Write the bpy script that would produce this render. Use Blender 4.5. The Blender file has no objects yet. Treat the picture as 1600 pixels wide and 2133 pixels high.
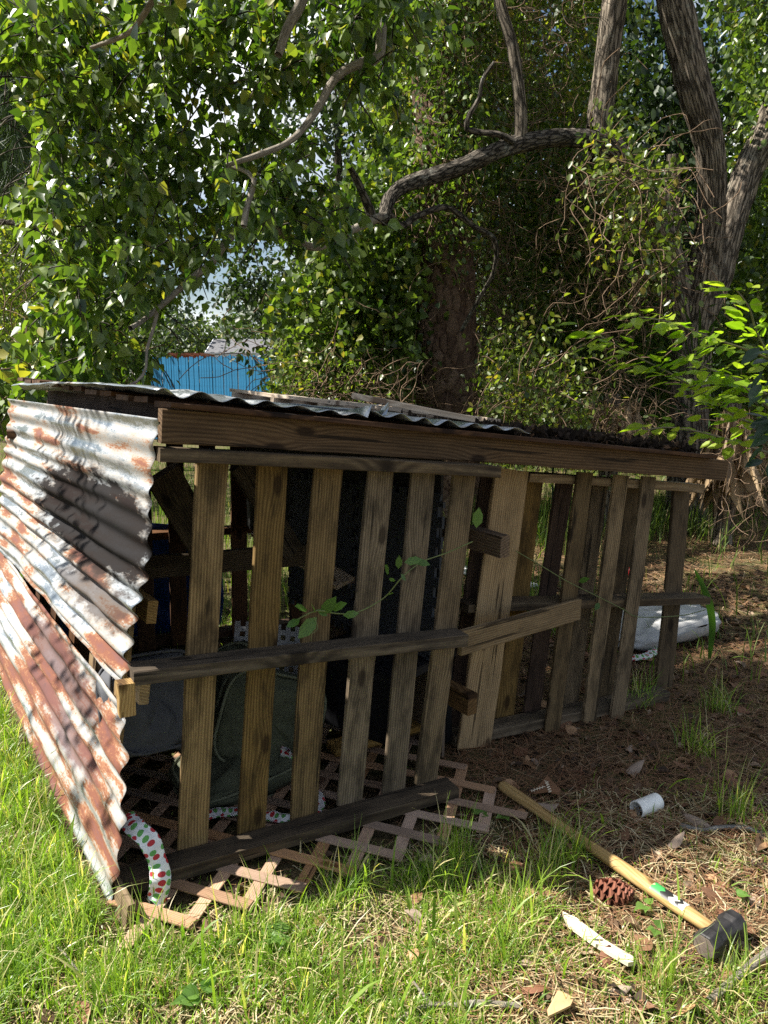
import bpy, math, random
import numpy as np
from mathutils import Matrix, Vector
from math import radians, sin, cos, pi
random.seed(7)
rng = np.random.default_rng(11)
C = bpy.context.scene.collection
sc = bpy.context.scene

# ---------------------------------------------------------------- camera, sky, sun, exposure
CAM_H, PITCH, FPX = 1.5, radians(10.0), 1600.0
cam_d = bpy.data.cameras.new('camera')
cam_d.sensor_fit = 'VERTICAL'; cam_d.sensor_height = 24.0
cam_d.lens = 24.0 * FPX / 2133.0
cam_d.clip_start = 0.05; cam_d.clip_end = 1000
cam = bpy.data.objects.new('camera', cam_d); C.objects.link(cam)
cam.location = (0, 0, CAM_H); cam.rotation_euler = (radians(90) - PITCH, 0, 0)
sc.camera = cam

SUN_EL = radians(52)
SH = Vector((-0.998, 0.030, 0)).normalized()
SUN = Vector((SH.x * cos(SUN_EL), SH.y * cos(SUN_EL), sin(SUN_EL)))
w = bpy.data.worlds.new('World'); sc.world = w; w.use_nodes = True
nt = w.node_tree; nt.nodes.clear()
out = nt.nodes.new('ShaderNodeOutputWorld'); bg = nt.nodes.new('ShaderNodeBackground')
sky = nt.nodes.new('ShaderNodeTexSky'); sky.sky_type = 'NISHITA'; sky.sun_disc = False
sky.sun_elevation = SUN_EL; sky.sun_rotation = math.atan2(SUN.x, SUN.y)
tc = nt.nodes.new('ShaderNodeTexCoord'); mp = nt.nodes.new('ShaderNodeMapping')
mp.inputs['Scale'].default_value = (2.2, 2.2, 5.0)
nz = nt.nodes.new('ShaderNodeTexNoise'); nz.inputs['Scale'].default_value = 1.6; nz.inputs['Detail'].default_value = 7
rp = nt.nodes.new('ShaderNodeValToRGB')
rp.color_ramp.elements[0].position = 0.47; rp.color_ramp.elements[1].position = 0.68
mx = nt.nodes.new('ShaderNodeMix'); mx.data_type = 'RGBA'
mx.inputs[7].default_value = (12, 12.3, 12.6, 1)      # white cumulus, same brightness scale as the sky
nt.links.new(tc.outputs['Generated'], mp.inputs['Vector']); nt.links.new(mp.outputs[0], nz.inputs['Vector'])
nt.links.new(nz.outputs['Fac'], rp.inputs[0]); nt.links.new(rp.outputs[0], mx.inputs[0])
nt.links.new(sky.outputs[0], mx.inputs[6]); nt.links.new(mx.outputs[2], bg.inputs['Color'])
bg.inputs['Strength'].default_value = 0.05
nt.links.new(bg.outputs[0], out.inputs['Surface'])
sl = bpy.data.lights.new('sun', 'SUN'); sl.energy = 5.0; sl.angle = radians(0.55); sl.color = (1.0, 0.95, 0.86)
so = bpy.data.objects.new('sun', sl); C.objects.link(so)
so.rotation_euler = SUN.to_track_quat('Z', 'Y').to_euler(); so.location = (-6, -2, 9)
vs = sc.view_settings; vs.view_transform = 'Standard'; vs.look = 'None'; vs.gamma = 1; vs.exposure = 1.28
vs.use_curve_mapping = False
sc.cycles.use_denoising = False; sc.cycles.max_bounces = 8; sc.cycles.transparent_max_bounces = 4; sc.cycles.sample_clamp_indirect = 6

# ---------------------------------------------------------------- helpers
CP, SP = cos(PITCH), sin(PITCH)
EYE = Vector((0, 0, CAM_H))
def ray(px, py):
    u = 1066.5 - py
    return Vector((px - 800, FPX * CP + u * SP, u * CP - FPX * SP))
def at(px, py, D):                      # the point seen there at distance D along +Y
    r = ray(px, py); return EYE + r * (D / r.y)
def gr(px, py, z=0.0):                  # the ground point seen there
    r = ray(px, py); return EYE + r * ((z - CAM_H) / r.z)
def onpl(px, py, p0, n):
    r = ray(px, py); return EYE + r * ((Vector(p0) - EYE).dot(n) / r.dot(n))

WM = {}
def tag(o, label=None, cat=None, group=None, kind=None):
    if label: o['label'] = label
    if cat: o['category'] = cat
    if group: o['group'] = group
    if kind: o['kind'] = kind
    return o
def put(o, parent=None, M=None):
    M = M or Matrix.Identity(4)
    C.objects.link(o)
    if parent is not None:
        o.parent = parent; o.matrix_parent_inverse = WM[parent.name].inverted()
    o.matrix_basis = M
    WM[o.name] = M
    return o
def thing(name, loc, label=None, cat=None, group=None, parent=None):
    o = bpy.data.objects.new(name, None); o.empty_display_size = 0.05
    put(o, parent, Matrix.Translation(Vector(loc)))
    return tag(o, label, cat, group)
def mesh(name, v, f, mat=None, smooth=False, rnd=None, uv=None):
    me = bpy.data.meshes.new(name)
    v = np.asarray(v, dtype=np.float32)
    if isinstance(f, np.ndarray):
        k = f.shape[1]; n = f.shape[0]
        me.vertices.add(len(v)); me.vertices.foreach_set('co', v.ravel())
        me.loops.add(n * k); me.loops.foreach_set('vertex_index', f.astype(np.int32).ravel())
        me.polygons.add(n)
        me.polygons.foreach_set('loop_start', np.arange(0, n * k, k, dtype=np.int32))
        me.polygons.foreach_set('loop_total', np.full(n, k, dtype=np.int32))
        me.update(calc_edges=True)
    else:
        me.from_pydata([tuple(map(float, p)) for p in v], [], f); me.update()
    if smooth: me.polygons.foreach_set('use_smooth', np.ones(len(me.polygons), dtype=bool))
    if rnd is not None:
        a = me.attributes.new('rnd', 'FLOAT', 'POINT'); a.data.foreach_set('value', np.asarray(rnd, dtype=np.float32))
    if uv is not None:
        l = me.uv_layers.new(name='UVMap')
        vi = np.empty(len(me.loops), dtype=np.int32); me.loops.foreach_get('vertex_index', vi)
        l.data.foreach_set('uv', np.asarray(uv, dtype=np.float32)[vi].ravel())
    if mat: me.materials.append(mat)
    return me
def obj(name, me, parent=None, M=None): return put(bpy.data.objects.new(name, me), parent, M)
def frame(p, x, z):                     # matrix: X axis along x, Z axis near z
    x = Vector(x).normalized(); z = Vector(z); y = z.cross(x).normalized(); z = x.cross(y)
    return Matrix(((x.x, y.x, z.x, p[0]), (x.y, y.y, z.y, p[1]), (x.z, y.z, z.z, p[2]), (0, 0, 0, 1)))

def h3(i, j, k):
    n = (i * 374761393 + j * 668265263 + k * 2147483647 * 7 + 1274126177) & 0xffffffff
    n = ((n ^ (n >> 13)) * 1274126177) & 0xffffffff
    n = ((n ^ (n >> 16)) * 2246822519) & 0xffffffff
    return ((n >> 8) & 0xffff) / 65535.0
def vnoise(P):
    P = np.asarray(P, dtype=np.float64); I = np.floor(P).astype(np.int64); F = P - I; F = F * F * (3 - 2 * F)
    r = 0
    for a in (0, 1):
        for b in (0, 1):
            for c in (0, 1):
                wt = (F[..., 0] if a else 1 - F[..., 0]) * (F[..., 1] if b else 1 - F[..., 1]) * (F[..., 2] if c else 1 - F[..., 2])
                r = r + wt * h3(I[..., 0] + a, I[..., 1] + b, I[..., 2] + c)
    return r
def fbm(P, o=3):
    P = np.asarray(P, dtype=np.float64)
    r = 0; a = .5; s = 0
    for i in range(o): r = r + a * vnoise(P * 2 ** i + i * 17.3); s += a; a *= .5
    return r / s
def gz(x, y):
    x = np.asarray(x, float); y = np.asarray(y, float)
    return (fbm(np.stack([x * 1.7, y * 1.7, x * 0 + 3.1], -1), 3) - .5) * .032 - .006
def G3(px, py, dz=0.0):                 # a ground point resting on the uneven soil
    p = gr(px, py, dz); return Vector((p.x, p.y, float(gz(p.x, p.y)) + dz))

# ---------------------------------------------------------------- materials
def newmat(name):
    m = bpy.data.materials.new(name); m.use_nodes = True
    t = m.node_tree; b = t.nodes['Principled BSDF']; return m, t, b
def N(t, typ, **kw):
    n = t.nodes.new(typ)
    for k, v in kw.items():
        if k in n.inputs: n.inputs[k].default_value = v
        else: setattr(n, k, v)
    return n
def L(t, a, b): t.links.new(a, b)
def ramp(t, fac, stops):
    r = t.nodes.new('ShaderNodeValToRGB'); e = r.color_ramp.elements
    while len(e) < len(stops): e.new(0.5)
    for x, (p, c) in zip(e, stops):
        x.position = p; x.color = (c[0], c[1], c[2], 1) if hasattr(c, '__len__') else (c, c, c, 1)
    if fac is not None: L(t, fac, r.inputs[0])
    return r.outputs[0]
def mix(t, fac, a, b, mode='MIX'):
    m = t.nodes.new('ShaderNodeMix'); m.data_type = 'RGBA'; m.blend_type = mode
    for s, v in ((0, fac), (6, a), (7, b)):
        if hasattr(v, 'links') or hasattr(v, 'is_linked'): L(t, v, m.inputs[s])
        elif s == 0: m.inputs[0].default_value = v
        else: m.inputs[s].default_value = (v[0], v[1], v[2], 1)
    return m.outputs[2]
def math_(t, op, a, b=None, c=None):
    m = t.nodes.new('ShaderNodeMath'); m.operation = op
    for i, v in enumerate((a, b, c)):
        if v is None: continue
        if hasattr(v, 'is_linked'): L(t, v, m.inputs[i])
        else: m.inputs[i].default_value = v
    return m.outputs[0]
def bump(t, b, h, s=.4, d=.01):
    n = N(t, 'ShaderNodeBump', Strength=s, Distance=d); L(t, h, n.inputs['Height']); L(t, n.outputs[0], b.inputs['Normal'])

def wood_mat(name, dark, mid, light, stain=.5, lines=1.0, rough=.85):
    """grain along local X; rings bend round knots; weather stains; every board differs"""
    m, t, b = newmat(name)
    tc = N(t, 'ShaderNodeTexCoord'); oi = N(t, 'ShaderNodeObjectInfo')
    off = N(t, 'ShaderNodeCombineXYZ')
    L(t, math_(t, 'MULTIPLY', oi.outputs['Random'], 37.0), off.inputs[0]); L(t, math_(t, 'MULTIPLY', oi.outputs['Random'], 91.0), off.inputs[1])
    ad = N(t, 'ShaderNodeVectorMath', operation='ADD'); L(t, tc.outputs['Object'], ad.inputs[0]); L(t, off.outputs[0], ad.inputs[1])
    P = ad.outputs[0]
    def mapped(s):
        q = N(t, 'ShaderNodeMapping'); q.inputs['Scale'].default_value = s; L(t, P, q.inputs[0]); return q.outputs[0]
    vk = N(t, 'ShaderNodeTexVoronoi', Scale=1.0, voronoi_dimensions='2D'); L(t, mapped((2.3, 5.5, .01)), vk.inputs['Vector'])
    knot = vk.outputs['Distance']
    kexp = math_(t, 'POWER', 2.718, math_(t, 'MULTIPLY', math_(t, 'MULTIPLY', knot, knot), -26.0))
    low = N(t, 'ShaderNodeTexNoise', Scale=1.0, Detail=2.0); L(t, mapped((.8, 6, 6)), low.inputs['Vector'])
    sx = N(t, 'ShaderNodeSeparateXYZ'); L(t, P, sx.inputs[0])
    ph = math_(t, 'MULTIPLY_ADD', sx.outputs[1], 230.0 * lines, math_(t, 'MULTIPLY', low.outputs['Fac'], 5.0))
    ph = math_(t, 'ADD', ph, math_(t, 'MULTIPLY', sx.outputs[2], 60.0))
    ph = math_(t, 'ADD', ph, math_(t, 'MULTIPLY', kexp, 4.0))
    ring = math_(t, 'MULTIPLY_ADD', math_(t, 'SINE', math_(t, 'MULTIPLY', ph, 3.0)), .5, .5)
    fine = N(t, 'ShaderNodeTexNoise', Scale=1.0, Detail=6.0, Roughness=.65); L(t, mapped((7, 230, 230)), fine.inputs['Vector'])
    g = math_(t, 'ADD', math_(t, 'MULTIPLY', ring, .30), math_(t, 'MULTIPLY', fine.outputs['Fac'], .80))
    col = ramp(t, g, [(.2, dark), (.52, mid), (.9, light)])
    st = N(t, 'ShaderNodeTexNoise', Scale=1.0, Detail=5.0, Roughness=.7); L(t, mapped((5, 16, 16)), st.inputs['Vector'])
    sm = ramp(t, st.outputs['Fac'], [(.44, 0.0), (.64, 1.0)])
    col = mix(t, math_(t, 'MULTIPLY', sm, stain), col, (dark[0] * .35, dark[1] * .38, dark[2] * .42))
    kd = ramp(t, knot, [(.055, 1.0), (.10, 0.0)])
    col = mix(t, math_(t, 'MULTIPLY', kd, .8), col, (dark[0] * .3, dark[1] * .22, dark[2] * .18))
    ck = N(t, 'ShaderNodeTexNoise', Scale=1.0, Detail=3.0, Roughness=.5); L(t, mapped((1.6, 42, 42)), ck.inputs['Vector'])
    col = mix(t, math_(t, 'MULTIPLY', ramp(t, ck.outputs['Fac'], [(.655, 0.0), (.675, 1.0)]), .8), col, tuple(x * .18 for x in dark))
    hv = N(t, 'ShaderNodeHueSaturation'); L(t, col, hv.inputs['Color'])
    L(t, math_(t, 'MULTIPLY_ADD', oi.outputs['Random'], .55, .72), hv.inputs['Value'])
    L(t, math_(t, 'MULTIPLY_ADD', math_(t, 'FRACT', math_(t, 'MULTIPLY', oi.outputs['Random'], 7.7)), .5, .72), hv.inputs['Saturation'])
    L(t, hv.outputs[0], b.inputs['Base Color'])
    b.inputs['Roughness'].default_value = rough; b.inputs['Specular IOR Level'].default_value = .25
    bump(t, b, g, .5, .004)
    return m
def leaf_mat(name, c1, c2, trans=.42, rough=.4, c3=None, spec=.5, br=.9):
    m, t, b = newmat(name)
    a = N(t, 'ShaderNodeAttribute', attribute_name='rnd')
    stops = [(0, c1), (br, c2)] + ([(br + .08, c3)] if c3 else [])
    col = ramp(t, a.outputs['Fac'], stops)
    L(t, col, b.inputs['Base Color']); b.inputs['Roughness'].default_value = rough
    b.inputs['Specular IOR Level'].default_value = spec
    tr = N(t, 'ShaderNodeBsdfTranslucent')
    L(t, mix(t, 1.0, col, (1.9, 2.1, .6), 'MULTIPLY'), tr.inputs['Color'])
    ms = N(t, 'ShaderNodeMixShader'); ms.inputs[0].default_value = trans
    o = t.nodes['Material Output']
    L(t, b.outputs[0], ms.inputs[1]); L(t, tr.outputs[0], ms.inputs[2]); L(t, ms.outputs[0], o.inputs['Surface'])
    return m
def plain(name, c, rough=.7, var=.25, scale=12, metal=0.0, bumps=.15, spec=.4):
    m, t, b = newmat(name)
    tc = N(t, 'ShaderNodeTexCoord'); nz = N(t, 'ShaderNodeTexNoise', Scale=scale, Detail=6.0, Roughness=.65); L(t, tc.outputs['Object'], nz.inputs['Vector'])
    lo = tuple(x * (1 - var) for x in c); hi = tuple(min(1, x * (1 + var)) for x in c)
    L(t, ramp(t, nz.outputs['Fac'], [(.3, lo), (.7, hi)]), b.inputs['Base Color'])
    b.inputs['Roughness'].default_value = rough; b.inputs['Metallic'].default_value = metal
    b.inputs['Specular IOR Level'].default_value = spec
    if bumps: bump(t, b, nz.outputs['Fac'], bumps, .01)
    return m
def corr_mat(name, rust, black, red):
    """galvanised steel, rust running along the corrugations (local X), a sooty patch"""
    m, t, b = newmat(name)
    tc = N(t, 'ShaderNodeTexCoord'); P = tc.outputs['Object']
    def nz(s, sc_, d=6.0, r=.65):
        q = N(t, 'ShaderNodeMapping'); q.inputs['Scale'].default_value = s; L(t, P, q.inputs[0])
        n = N(t, 'ShaderNodeTexNoise', Scale=sc_, Detail=d, Roughness=r); L(t, q.outputs[0], n.inputs['Vector']); return n.outputs['Fac']
    big = nz((.75, 5.5, 0), 2.0, 7.0, .6); fine = nz((30, 90, 0), 2.0, 5.0)
    ru = math_(t, 'ADD', big, math_(t, 'MULTIPLY', math_(t, 'SUBTRACT', fine, .5), .20))
    zn = ramp(t, nz((14, 30, 0), 1.5), [(.3, (.29, .33, .36)), (.7, (.47, .50, .53))])
    rc = ramp(t, ru, [(rust, (.31, .26, .21)), (rust + .03, (.24, .115, .055)), (rust + .075, (.155, .052, .026)), (rust + .15, (.13, .05, .04)), (rust + .24, (.06, .035, .035))])
    rm = ramp(t, ru, [(rust - .05, 0.0), (rust + .03, 1.0)])
    # pale lime bloom round the rust
    wm = ramp(t, ru, [(rust - .12, 0.0), (rust - .04, .75)])
    col = mix(t, wm, zn, (.27, .25, .225)); col = mix(t, rm, col, rc)
    met = math_(t, 'MULTIPLY', math_(t, 'SUBTRACT', 1.0, math_(t, 'MAXIMUM', rm, wm)), .9)
    soot = 0.0
    for (cx, cy, rx, ry, cc, amt) in black:
        q = N(t, 'ShaderNodeMapping'); q.inputs['Location'].default_value = (-cx / rx, -cy / ry, 0); q.inputs['Scale'].default_value = (1 / rx, 1 / ry, 0); L(t, P, q.inputs[0])
        ln = N(t, 'ShaderNodeVectorMath', operation='LENGTH'); L(t, q.outputs[0], ln.inputs[0])
        dd = math_(t, 'ADD', ln.outputs['Value'], math_(t, 'MULTIPLY', math_(t, 'SUBTRACT', nz((4, 12, 0), 2.0), .5), 1.3))
        bm = math_(t, 'MULTIPLY', ramp(t, dd, [(.70, 1.0), (1.0, 0.0)]), amt)
        col = mix(t, bm, col, cc); met = math_(t, 'MULTIPLY', met, math_(t, 'SUBTRACT', 1.0, bm)); soot = math_(t, 'MAXIMUM', soot, bm)
    L(t, math_(t, 'MULTIPLY_ADD', soot, -.45, .5), b.inputs['Specular IOR Level'])
    L(t, col, b.inputs['Base Color']); L(t, met, b.inputs['Metallic'])
    L(t, math_(t, 'MULTIPLY_ADD', math_(t, 'MAXIMUM', math_(t, 'MAXIMUM', rm, wm), soot), .6, .30), b.inputs['Roughness'])
    bump(t, b, fine, .25, .004)
    return m

M_SLAT = wood_mat('weathered_pallet_wood', (.05, .031, .014), (.155, .102, .047), (.27, .19, .098), .7)
M_RAIL = wood_mat('damp_dark_pallet_wood', (.024, .016, .010), (.082, .057, .033), (.16, .118, .07), .6)
M_BEAM = wood_mat('brown_lumber', (.04, .021, .009), (.12, .066, .027), (.20, .122, .057), .35, .8)
M_FRESH = wood_mat('tan_cut_lumber', (.12, .068, .025), (.27, .17, .07), (.39, .27, .13), .35)
M_RED = wood_mat('reddish_brown_lumber', (.03, .014, .008), (.085, .042, .022), (.15, .08, .04), .6)
M_PALE = wood_mat('sun_bleached_wood', (.26, .19, .14), (.46, .37, .28), (.60, .50, .40), .3)

# ---------------------------------------------------------------- mesh builders
def board_mesh(name, Ln, wd, th, mat, wob=.0022, cham=.0025, notch=None, seed=None):
    r = random.Random(seed if seed is not None else random.random())
    ns = max(3, int(Ln / .14)); hy, hz, c = wd / 2, th / 2, min(cham, th * .3)
    ring = [(-hy + c, -hz), (hy - c, -hz), (hy, -hz + c), (hy, hz - c), (hy - c, hz), (-hy + c, hz), (-hy, hz - c), (-hy, -hz + c)]
    v = []; f = []
    bow = r.uniform(-1, 1) * .004 * Ln; bz = r.uniform(-1, 1) * .003 * Ln; tw = r.uniform(-.02, .02)
    e0, e1 = r.uniform(-.02, .02), r.uniform(-.02, .02)
    for i in range(ns + 1):
        s = i / ns; x = s * Ln; k = 4 * s * (1 - s)
        for (y, z) in ring:
            xx = x + (e0 * y * 2 if i == 0 else e1 * y * 2 if i == ns else 0)
            yy = y + bow * k + r.uniform(-wob, wob); zz = z + bz * k + tw * y * (s - .5) + r.uniform(-wob, wob) * .5
            v.append((xx, yy, zz))
    for i in range(ns):
        for j in range(8):
            a = i * 8 + j; b = i * 8 + (j + 1) % 8
            f.append((a, b, b + 8, a + 8))
    f.append(tuple(range(7, -1, -1))); f.append(tuple(range(ns * 8, ns * 8 + 8)))
    return mesh(name, v, f, mat)
def board(name, p0, p1, wd, th, nrm, mat, parent, seed=None, **kw):
    p0 = Vector(p0); p1 = Vector(p1)
    return obj(name, board_mesh(name, (p1 - p0).length, wd, th, mat, seed=seed, **kw), parent, frame(p0, p1 - p0, nrm))

def resample(pts, rad, step):
    P = np.array([tuple(p) for p in pts], float); R = np.array(rad, float)
    Q = np.vstack([2 * P[0] - P[1], P, 2 * P[-1] - P[-2]]); o = []; orr = []
    for i in range(len(P) - 1):
        p0, p1, p2, p3 = Q[i:i + 4]; n = max(2, int(np.linalg.norm(p2 - p1) / step))
        for k in range(n):
            t = k / n
            o.append(.5 * ((2 * p1) + (-p0 + p2) * t + (2 * p0 - 5 * p1 + 4 * p2 - p3) * t * t + (-p0 + 3 * p1 - 3 * p2 + p3) * t ** 3))
            orr.append(R[i] * (1 - t) + R[i + 1] * t)
    o.append(P[-1]); orr.append(R[-1])
    return np.array(o), np.array(orr)
def tube(pts, rad, k=8, step=.08, rough=0.0, rs=(9, 2.0), seed=0, plates=None):
    """swept tube: verts, quads, uv, rnd"""
    P, R = resample(pts, rad, step); n = len(P)
    T = np.gradient(P, axis=0); T /= np.linalg.norm(T, axis=1)[:, None] + 1e-9
    u = np.cross(T[0], (0.3, 1, 0.2)); u /= np.linalg.norm(u)
    lens = np.concatenate([[0], np.cumsum(np.linalg.norm(np.diff(P, axis=0), axis=1))])
    U = np.zeros((n, 3))
    for i in range(n):
        u = u - T[i] * u.dot(T[i]); u /= np.linalg.norm(u); U[i] = u
    V = np.cross(T, U); th = np.linspace(0, 2 * pi, k, endpoint=False)
    ct, st = np.cos(th)[None, :], np.sin(th)[None, :]
    rr = np.repeat(R[:, None], k, 1); rn = np.zeros((n, k))
    if rough:
        Q = np.stack([np.repeat(ct, n, 0) * rs[0] * R.mean() / .1 + seed, np.repeat(st, n, 0) * rs[0] * R.mean() / .1, np.repeat(lens[:, None], k, 1) * rs[1]], -1)
        a = fbm(Q, 3); a2 = np.abs(vnoise(Q * 1.4 + 5) - .5) * 2
        rr = rr + rough * ((a - .5) * 1.2 + (a2 - .4) * .9)
        q3 = np.stack([ct.repeat(n, 0) * .8, st.repeat(n, 0) * .8, np.repeat(lens[:, None], k, 1) * 1.1 + seed], -1)
        rr = rr * (1 + (vnoise(q3) - .5) * .22)
    if plates:
        cw, ch, dep = plates; nc = max(6, int(2 * pi * R.mean() / cw))
        X = np.repeat(th[None, :] / (2 * pi) * nc, n, 0); Y = np.repeat(lens[:, None] / ch, k, 1)
        X = X + (vnoise(np.stack([X * 0, Y * 1.5, X], -1)) - .5) * .4
        f1 = np.full(X.shape, 9.0); f2 = np.full(X.shape, 9.0); idv = np.zeros(X.shape)
        for dx in (-1, 0, 1):
            for dy in (-1, 0, 1):
                ci = np.floor(X).astype(int) + dx; cj = np.floor(Y).astype(int) + dy; cm = ci % nc
                jx = ci + h3(cm, cj, cm * 0 + 5); jy = cj + h3(cm, cj, cm * 0 + 9)
                d = np.hypot(X - jx, Y - jy); nr = d < f1
                f2 = np.where(nr, f1, np.minimum(f2, d)); idv = np.where(nr, h3(cm, cj, cm * 0 + 21), idv); f1 = np.minimum(f1, d)
        edge = np.clip((f2 - f1) / .22, 0, 1)
        rr = rr + dep * (edge ** .6 - .6) + dep * .5 * (idv - .5) * edge; rn = np.clip(edge * 2.2, 0, 1) * (.2 + idv * .6) + .2 * fbm(np.stack([X * 4, Y * 4, X * 0], -1), 2)
    v = P[:, None, :] + rr[:, :, None] * (ct[:, :, None] * U[:, None, :] + st[:, :, None] * V[:, None, :])
    uv = np.stack([np.repeat(th[None, :], n, 0) * R.mean(), np.repeat(lens[:, None], k, 1)], -1)
    i = np.arange(n - 1)[:, None] * k; j = np.arange(k)[None, :]; j2 = (j + 1) % k
    q = np.stack([i + j, i + j2, i + k + j2, i + k + j], -1).reshape(-1, 4)
    return v.reshape(-1, 3), q, uv.reshape(-1, 2), rn.reshape(-1)
def joined(parts):
    vs, qs, us, rs, o = [], [], [], [], 0
    for (v, q, u, r) in parts: vs.append(v); qs.append(q + o); us.append(u); rs.append(r); o += len(v)
    return np.vstack(vs), np.vstack(qs), np.vstack(us), np.concatenate(rs)
def tube_obj(name, pts, rad, mat, parent=None, **kw):
    pts = [Vector(p) for p in pts]; o0 = pts[0].copy()
    v, q, u, r = tube([p - o0 for p in pts], rad, **kw)
    return obj(name, mesh(name, v, q, mat, True, r, u), parent, Matrix.Translation(o0))

# leaf templates: (across, along, up) for a 6-vertex folded leaf, two quads
HEART = np.array([(0, 0, 0), (.46, .22, .10), (.36, .62, .05), (0, 1.15, -.12), (-.36, .62, .05), (-.46, .22, .10)])
OVAL = np.array([(0, 0, 0), (.22, .30, .05), (.21, .66, .03), (0, 1.0, -.10), (-.21, .66, .03), (-.22, .30, .05)])
LANCE = np.array([(0, 0, 0), (.13, .28, .05), (.12, .64, .02), (0, 1.0, -.16), (-.12, .64, .02), (-.13, .28, .05)])
QL = np.array([(0, 1, 2, 3), (0, 3, 4, 5)])
def unit(a): return a / (np.linalg.norm(a, axis=-1, keepdims=True) + 1e-9)
def leaf_frames(n, droop=.6, spread=1.0, up=.5):
    tip = rng.normal(size=(n, 3)) * spread; tip[:, 2] -= droop * 1.6
    nr = rng.normal(size=(n, 3)); nr[:, 2] = np.abs(nr[:, 2]) + up
    return unit(tip), unit(nr)
def leaf_arrays(pos, tip, nrm, size, tpl):
    Y = unit(tip); X = unit(np.cross(Y, nrm)); Z = np.cross(X, Y); n = len(pos); s = np.asarray(size)[:, None, None]
    wx = rng.uniform(.7, 1.15, n)[:, None, None]; wz = rng.uniform(.1, 1.9, n)[:, None, None]; bend = rng.normal(size=n)[:, None, None] * .12
    v = pos[:, None, :] + s * ((tpl[None, :, 0:1] * wx + bend * tpl[None, :, 1:2] ** 2) * X[:, None, :] + tpl[None, :, 1:2] * Y[:, None, :] + tpl[None, :, 2:3] * wz * Z[:, None, :])
    k = len(tpl); f = (np.arange(n)[:, None, None] * k + QL[None]).reshape(-1, 4)
    return v.reshape(-1, 3), f, np.repeat(rng.random(n), k)
def leaf_obj(name, pos, tip, nrm, size, tpl, mat, parent=None, kind='stuff', rnd=None):
    v, f, r = leaf_arrays(np.asarray(pos), tip, nrm, size, tpl)
    o0 = np.asarray(pos).mean(0); o0 = Vector(o0)
    o = obj(name, mesh(name, v - np.array(o0), f, mat, False, r if rnd is None else np.repeat(rnd, len(tpl))), parent, Matrix.Translation(o0))
    if kind: o['kind'] = kind
    return o
def inpoly(x, y, poly):
    r = np.zeros(len(x), bool); n = len(poly)
    for i in range(n):
        x1, y1 = poly[i]; x2, y2 = poly[(i + 1) % n]
        c = ((y1 > y) != (y2 > y)) & (x < (x2 - x1) * (y - y1) / (y2 - y1 + 1e-9) + x1); r ^= c
    return r
def volume(poly, d0, d1, n):            # n points through the depth d0..d1 of a region of the scene
    P = np.array(poly, float); lo, hi = P.min(0), P.max(0); res = []
    tot = 0
    while tot < n:
        x = rng.uniform(lo[0], hi[0], n); y = rng.uniform(lo[1], hi[1], n); k = inpoly(x, y, poly); x, y = x[k], y[k]
        D = rng.uniform(d0, d1, len(x)); u = 1066.5 - y
        dy = FPX * CP + u * SP; dz = u * CP - FPX * SP
        p = np.stack([(x - 800) * D / dy, D, CAM_H + dz * D / dy], -1); p = p[p[:, 2] > .05]
        res.append(p); tot += len(p)
    return np.vstack(res)[:n]
# ---------------------------------------------------------------- the ground: one sheet, fine near the camera
def axis(lo, hi, fine_lo, fine_hi, st):
    a = list(np.arange(fine_lo, fine_hi, st)); s = st
    b = fine_hi
    while b < hi: a.append(b); s *= 1.22; b += s
    a.append(hi); s = st; b = fine_lo - s; pre = []
    while b > lo: pre.append(b); s *= 1.22; b -= s
    pre.append(lo); return np.array(pre[::-1] + a)
ax = axis(-160, 160, -3.5, 5.5, .045); ay = axis(-60, 260, .6, 9.0, .045)
XX, YY = np.meshgrid(ax, ay); ZZ = gz(XX, YY)
nx, ny = len(ax), len(ay)
ii = np.arange(ny - 1)[:, None] * nx + np.arange(nx - 1)[None, :]
m, t, b = newmat('forest_soil_and_thatch')
tc = N(t, 'ShaderNodeTexCoord')
n1 = N(t, 'ShaderNodeTexNoise', Scale=2.2, Detail=8.0, Roughness=.7); L(t, tc.outputs['Object'], n1.inputs['Vector'])
n2 = N(t, 'ShaderNodeTexNoise', Scale=60.0, Detail=6.0, Roughness=.75); L(t, tc.outputs['Object'], n2.inputs['Vector'])
c = ramp(t, n2.outputs['Fac'], [(.28, (.035, .024, .015)), (.5, (.12, .082, .05)), (.72, (.27, .20, .125))])
c2 = ramp(t, n2.outputs['Fac'], [(.28, (.03, .035, .012)), (.5, (.10, .11, .035)), (.72, (.22, .20, .09))])
L(t, mix(t, ramp(t, n1.outputs['Fac'], [(.42, 0.0), (.6, 1.0)]), c, c2), b.inputs['Base Color'])
b.inputs['Roughness'].default_value = .95; b.inputs['Specular IOR Level'].default_value = .1
bump(t, b, n2.outputs['Fac'], .8, .02)
g = obj('ground', mesh('ground', np.stack([XX, YY, ZZ], -1).reshape(-1, 3), np.stack([ii, ii + 1, ii + nx + 1, ii + nx], -1).reshape(-1, 4), m, True))
g['kind'] = 'structure'

# ---------------------------------------------------------------- the pallet shelter
A1 = Vector((-.748, 1.975, 0)); U1 = Vector((.888, .460, 0)); N1 = Vector((.460, -.888, 0))          # front pallet, its outer face
A2 = Vector((.365, 2.95, 0)); U2 = Vector((.917, .399, 0)); N2 = Vector((.399, -.917, 0))          # second pallet
DL = Vector((-.57, .82, 0)).normalized()                                                           # the side wall runs back along this
UP = Vector((0, 0, 1))
S = thing('pallet_shelter', (-.3, 2.6, 0), 'collapsing shelter of wooden pallets with rusty corrugated metal side and roof', 'shelter')
def pl1(px, py, o=0.0): return onpl(px, py, A1 - N1 * o, N1)
def pl2(px, py, o=0.0): return onpl(px, py, A2 - N2 * o, N2)

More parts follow.
